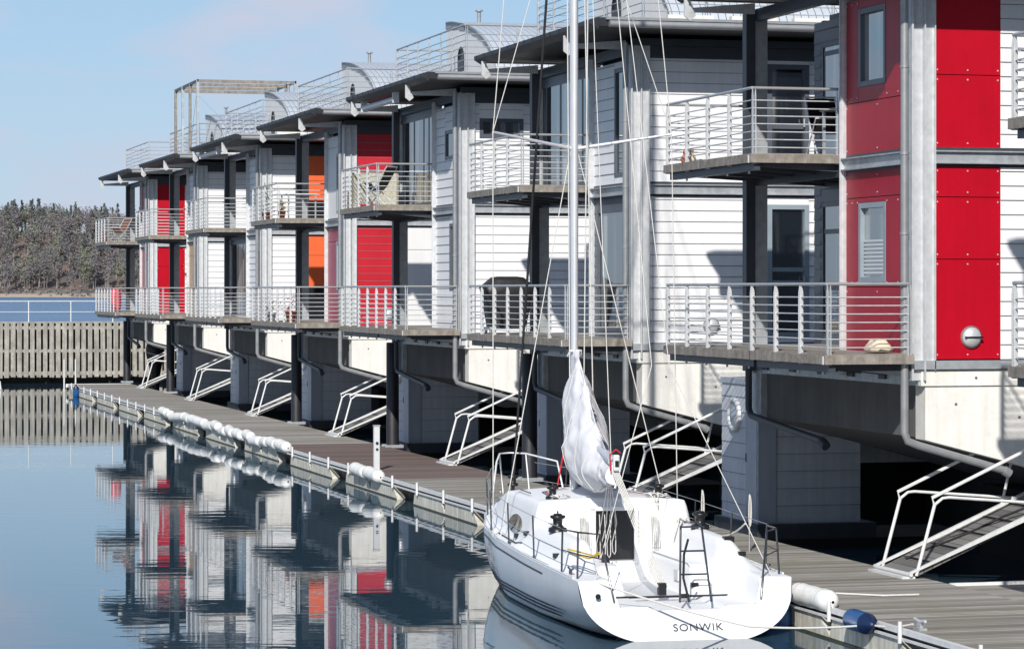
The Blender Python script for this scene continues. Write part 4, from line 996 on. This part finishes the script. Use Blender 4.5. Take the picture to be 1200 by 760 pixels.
def pot(i, x, y, z, r, hgt, label, flower=None, m='terra', n=60):
    o = empty('potted_plant', at(i, x, y, z)); tag(o, label, 'plant')
    q = MB(); q.lathe([(0, 0), (r*.7, 0), (r, r*1.6), (r*1.08, r*1.6), (r*1.08, r*1.8), (r*.9, r*1.8), (r*.88, r*1.5), (0, r*1.5)], (0, 0, 0), 14); q.build('pot', m, o)
    rr = random.Random(i*7+int(x*50)+int(y*9)); q = MB(); f = MB()
    for k in range(n):
        t = rr.random()*2*PI; d = abs(rr.gauss(0, .45))*r*2; zz = r*1.7+hgt*rr.random(); c_ = Vector((d*math.cos(t), d*math.sin(t), zz)); s = .04+.03*rr.random()
        a = Vector((rr.uniform(-1, 1), rr.uniform(-1, 1), rr.uniform(-.6, 1))).normalized(); b = a.orthogonal().normalized()
        tgt = f if (flower and rr.random() < .35) else q
        tgt.add([c_, c_+a*s+b*s*.4, c_+a*s*2, c_+a*s-b*s*.4], [(0,1,2,3)])
    q.build('leaves', 'leaf', o)
    if f.v: f.build('flowers', flower, o)
pot(4, -1.2, 6.2, Z2, .15, .85, 'tall green potted shrub at the balcony corner left of the orange panel')
pot(4, -1.25, 3.4, Z2, .12, .25, 'low yellow-green potted plant near the front of that upper balcony', 'ropeyel')
pot(4, -1.0, 3.3, Z1, .17, .45, 'pink flowering pot on the lower balcony before the orange panel', 'pink')
pot(4, -1.15, 5.6, Z1, .14, .35, 'leafy pot behind the lower railing of the orange-panelled house', None, 'light')
pot(7, -1.2, 6.5, Z2, .13, .25, 'small red flowering pot at the far corner of the farthest upper balcony', 'pink')
pot(7, -1.2, 5.4, Z2, .13, .25, 'small orange pot on the farthest upper balcony', 'ropeyel')
# table on the orange house's upper balcony, and bistro set on the nearest one
def table(i, x, y, z, w, d, h, m, label):
    r = empty('balcony_table', at(i, x, y, z)); tag(r, label, 'table')
    q = MB(); q.box(-w/2, w/2, -d/2, d/2, h-.03, h); q.build('top', m, r)
    for sx in (-1, 1):
        for sy in (-1, 1):
            q = MB(); q.box(sx*(w/2-.05)-.02, sx*(w/2-.05)+.02, sy*(d/2-.05)-.02, sy*(d/2-.05)+.02, 0, h-.03); q.build('leg', 'galv', r)
table(4, -.6, 4.2, Z2, .9, 1.2, .74, 'light', 'pale table on the upper balcony beside the orange panel')
table(1, .35, 3.5, Z2, .7, .7, .74, 'fasc', 'small table in the corner of the upper balcony of the red-walled house')
chair(1, .3, 4.3, Z2, 3.0, 'plastic', 'black sling chair beside the small table on the red-walled house balcony')
# ribbed red barrel
rb = empty('red_barrel', at(7, -.85, 5.2, Z1)); tag(rb, 'ribbed red plastic barrel on the lowest balcony of the farthest house', 'barrel')
q = MB(); pr = [(0, 0)]+[(.27*(1-.06*(k % 3 == 2))*(1-.25*(abs(k-9)/9)**4), .94*k/18) for k in range(19)]+[(0, .94)]; q.lathe(pr, (0, 0, 0), 20); q.build('body', 'redplastic', rb)
q = MB(); q.lathe([(0, .98), (.10, .98), (.10, .935)], (0, 0, 0), 14); q.build('lid', 'redplastic', rb)
# two little bird figures
for k, y in enumerate((6.75, 6.45)):
    o = empty('bird_figurine', at(1, -1.25, y, Z2)); tag(o, 'small clay bird figurine on the balcony corner, %s of the pair' % ('left' if k == 0 else 'right'), 'ornament', 'bird figurines')
    q = MB(); q.lathe([(0, 0), (.05, .01), (.085, .06), (.07, .12), (.035, .16), (.045, .20), (.03, .24), (0, .25)], (0, 0, 0), 12); q.build('body', 'cream' if k else 'terra', o)
    q = MB(); q.cyl((0, -.04, .2), (0, -.09, .19), .012, .003, n=6); q.build('beak', 'terra', o)
# dark shape of unknown kind at the last gangway, built as a covered bundle
ob = empty('covered_bundle', (17.2, HY[7]+5.2, .35)); 
tag(ob, 'tall dark covered bundle standing behind the farthest gangway, before the plank fence', 'bundle')
q = MB(); draped(q, [(.16, .2, -.4, .8), (.18, .2, .4, .8), (.26, .3, .9, .8), (.38, .36, 1.4, .8), (.40, .36, 1.75, .8), (.30, .3, 2.05, .9), (.12, .15, 2.2, 1)], nz=.04); q.build('cover', 'black', ob)
q = MB()
for z, dx in ((1.75, .1), (1.45, -.1), (1.2, .0)): q.tube([(-.3+dx, -.36, z+.1), (0+dx, -.40, z), (.25+dx, -.38, z-.08)], .025, 6)
q.build('pale_strap', 'light', ob)
# ------------------------------------------------------------------ far shore: hill and wood
RT = Vector((math.cos(TH), -math.sin(TH), 0)); FW = Vector((math.sin(TH), math.cos(TH), 0))
def hillz(s, d):     # s metres to the right of the view axis, d metres inland from the shore
    base = ss(0, 30, d)*3+ss(20, 260, d)*(48+5*math.sin(s*.009+1.2)+2.5*math.sin(s*.031))-ss(-330, -100, s)*7*ss(60, 260, d)
    return base+mnoise.noise(Vector((s*.03, d*.03, 0)))*2.5*ss(10, 60, d)-.5
hb = MB(); ns, nd = 150, 30; vs = []
for i in range(ns+1):
    s = -900+i*14
    for j in range(nd+1):
        d = j*14-4; p = RT*s+FW*(1830+d+12*math.sin(s*.01)); vs.append((p.x, p.y, hillz(s, d)))
hb.add(vs, [(i*(nd+1)+j, (i+1)*(nd+1)+j, (i+1)*(nd+1)+j+1, i*(nd+1)+j+1) for i in range(ns) for j in range(nd)], True)
def hillmat():
    m, nt, b = newmat('leaf_litter_slope'); L = nt.links; g = nt.nodes.new('ShaderNodeNewGeometry'); sp_ = nt.nodes.new('ShaderNodeSeparateXYZ'); L.new(g.outputs['Position'], sp_.inputs[0])
    r0 = ramp(nt, sp_.outputs[2], [(0, (0, 0, 0)), (1, (1, 1, 1))])
    n = N(nt, 'ShaderNodeTexNoise', Scale=.03, Detail=7); L.new(g.outputs['Position'], n.inputs['Vector'])
    r = ramp(nt, n.outputs[0], [(.35, (.09, .08, .075)), (.58, (.19, .135, .11)), (.7, (.13, .13, .10))])
    mr = nt.nodes.new('ShaderNodeMapRange'); mr.inputs['From Min'].default_value = 1.8; mr.inputs['From Max'].default_value = 3.2; L.new(sp_.outputs[2], mr.inputs[0])
    mx = nt.nodes.new('ShaderNodeMixRGB'); L.new(mr.outputs[0], mx.inputs[0]); mx.inputs[1].default_value = (.42, .36, .28, 1); L.new(r.outputs[0], mx.inputs[2]); L.new(mx.outputs[0], b.inputs['Base Color']); b.inputs['Roughness'].default_value = 1
    return m
o = hb.build('hill', hillmat()); o['kind'] = 'structure'
def treemat():
    m, nt, b = newmat('woodland_foliage'); L = nt.links
    at_ = nt.nodes.new('ShaderNodeAttribute'); at_.attribute_name = 'Col'
    L.new(at_.outputs['Color'], b.inputs['Base Color']); b.inputs['Roughness'].default_value = 1; b.inputs['Specular IOR Level'].default_value = 0
    return m
tv = []; tf = []; tc_ = []
rt = random.Random(3)
def quadf(c, s, colr, sq=1.0):
    a = Vector((rt.uniform(-1, 1), rt.uniform(-1, 1), rt.uniform(-1, 1))).normalized(); b = a.orthogonal().normalized()
    o = len(tv); tv.extend([tuple(c-a*s-b*s*.5*sq), tuple(c+a*s-b*s*.4*sq), tuple(c+a*s*.5+b*s*sq), tuple(c-a*s*.7+b*s*.8*sq)]); tf.append((o, o+1, o+2, o+3)); tc_.append(colr)
def stick(p0, p1, w0, w1, colr):
    o = len(tv); r_ = RT
    for k, (p, w) in enumerate(((p0, w0), (p1, w1))):
        tv.extend([tuple(p-r_*w), tuple(p+r_*w), tuple(p-FW*w)])
    for (a, b, c, d) in ((0, 1, 4, 3), (1, 2, 5, 4), (2, 0, 3, 5)): tf.append((o+a, o+b, o+c, o+d)); tc_.append(colr)
def shade(c, v):
    v = 1+(v-1)*.6
    return tuple(max(0, x*v) for x in c)
def wtree(s, d):
    p = RT*s+FW*(1830+d+12*math.sin(s*.01)); p.z = hillz(s, d)-.5
    k = rt.random(); con = .03+.26*ss(180, 240, d)
    if k < con:
        h = rt.uniform(17, 26); c0 = (.045, .062, .048); stick(p, p+Vector((0, 0, h)), .35, .1, (.10, .08, .07))
        for _ in range(90):
            t = rt.random()**.7; rr = (1-t)*3.4*rt.random()**.5+.2; a = rt.random()*2*PI
            c = p+Vector((rr*math.cos(a), rr*math.sin(a), 3+(h-3)*t)); quadf(c, rt.uniform(.6, 1.3), shade(c0, rt.uniform(.6, 1.5)), .6)
    else:
        h = rt.uniform(15, 23); tr_ = rt.choice([(.30, .27, .24), (.20, .17, .16), (.14, .11, .11)])
        if rt.random() < .12: c0 = (.15, .165, .09)
        else: c0 = rt.choice([(.125, .105, .105), (.14, .115, .108), (.105, .10, .105), (.13, .125, .105)])
        stick(p, p+Vector((rt.uniform(-1, 1), 0, h*.75)), .38, .15, tr_)
        for _ in range(4):
            a = rt.random()*2*PI; z0 = h*rt.uniform(.35, .6); stick(p+Vector((0, 0, z0)), p+Vector((math.cos(a)*3, math.sin(a)*3, z0+h*.28)), .16, .05, tr_)
        for _ in range(150):
            th_ = rt.random()*2*PI; u_ = rt.random()**.45; ph = rt.uniform(-1, 1)
            c = p+Vector((4.3*u_*math.cos(th_)*math.sqrt(1-ph*ph), 4.3*u_*math.sin(th_)*math.sqrt(1-ph*ph), h*.64+h*.36*u_*ph)); quadf(c, rt.uniform(.35, .95), shade(c0, rt.uniform(.65, 1.45)), .6)
for i in range(2700):
    s = rt.uniform(-560, 250); d = 26+rt.random()**.8*290
    if d < 60 and rt.random() < .45: continue
    wtree(s, d)
for _ in range(5000):    # undergrowth
    s = rt.uniform(-560, 250); d = rt.uniform(10, 70); p = RT*s+FW*(1830+d+12*math.sin(s*.01)); p.z = hillz(s, d)+rt.uniform(0, 1.6)
    g_ = mnoise.noise(Vector((s*.05, d*.05, 3)))
    if g_ > -.05: quadf(p, rt.uniform(.5, 1.4), shade((.13, .115, .095) if g_ < .25 else (.10, .075, .09), rt.uniform(.6, 1.3)))
me = bpy.data.meshes.new('woodland'); me.from_pydata(tv, [], tf); me.update()
ca = me.color_attributes.new('Col', 'FLOAT_COLOR', 'CORNER'); arr = []
for c_, f_ in zip(tc_, tf):
    for _ in f_: arr += [c_[0]*.80+.068, c_[1]*.80+.070, c_[2]*.80+.072, 1]  # distance haze painted in: tree colours mixed towards pale grey
ca.data.foreach_set('color', arr)
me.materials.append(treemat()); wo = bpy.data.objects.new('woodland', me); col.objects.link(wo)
tag(wo, 'far bare spring woodland with dark conifers covering the hill across the water', 'woodland', kind='stuff')
# ------------------------------------------------------------------ light, sky, camera
elev = math.asin(SUN_TO.z); az = math.atan2(SUN_TO.x, SUN_TO.y)
sd = bpy.data.lights.new('sun', 'SUN'); sd.energy = 4.9; sd.angle = math.radians(.53); sd.color = (1, .955, .89)
so = bpy.data.objects.new('sun', sd); col.objects.link(so); so.rotation_euler = SUN_TO.to_track_quat('Z', 'Y').to_euler()
w = bpy.data.worlds.new('World'); sc.world = w; w.use_nodes = True; nt = w.node_tree; L = nt.links
bg = nt.nodes['Background']; bg.inputs['Strength'].default_value = .10
sk = nt.nodes.new('ShaderNodeTexSky'); sk.sky_type = 'NISHITA'; sk.sun_disc = False; sk.sun_elevation = elev; sk.sun_rotation = az % (2*PI); sk.air_density = 1.0; sk.dust_density = .6; sk.ozone_density = 1.5
tcw = nt.nodes.new('ShaderNodeTexCoord')
mp = nt.nodes.new('ShaderNodeMapping'); mp.inputs['Scale'].default_value = (1, 1, 3.2); L.new(tcw.outputs['Generated'], mp.inputs[0])
n1 = N(nt, 'ShaderNodeTexNoise', Scale=11.0, Detail=5, Roughness=.5); L.new(mp.outputs[0], n1.inputs['Vector'])
rc = ramp(nt, n1.outputs[0], [(.47, (0, 0, 0)), (.66, (.85,)*3)])
mx = nt.nodes.new('ShaderNodeMixRGB'); L.new(rc.outputs[0], mx.inputs[0]); mx.inputs[2].default_value = (5.9, 6.2, 7.5, 1)
sp_ = nt.nodes.new('ShaderNodeSeparateXYZ'); L.new(tcw.outputs['Generated'], sp_.inputs[0])
gr = ramp(nt, sp_.outputs[2], [(0, (5.3, 6.6, 8.2)), (.09, (4.0, 6.1, 8.5)), (.30, (2.1, 3.4, 5.6)), (1, (.75, 1.5, 3.1))])
mg = nt.nodes.new('ShaderNodeMixRGB'); mg.inputs[0].default_value = .85; L.new(sk.outputs[0], mg.inputs[1]); L.new(gr.outputs[0], mg.inputs[2]); L.new(mg.outputs[0], mx.inputs[1])
L.new(mx.outputs[0], bg.inputs[0])
cam = bpy.data.cameras.new('camera'); co_ = bpy.data.objects.new('camera', cam); col.objects.link(co_); sc.camera = co_
cam.sensor_width = 36; cam.lens = 36*3300/1200; cam.shift_y = -40/1200; cam.clip_start = .5; cam.clip_end = 8000
co_.location = (0, 0, EYE); co_.rotation_euler = (PI/2, 0, -TH)
sc.view_settings.view_transform = 'Standard'; sc.view_settings.look = 'None'; sc.view_settings.exposure = 0; sc.view_settings.gamma = 1
sc.render.engine = 'CYCLES'
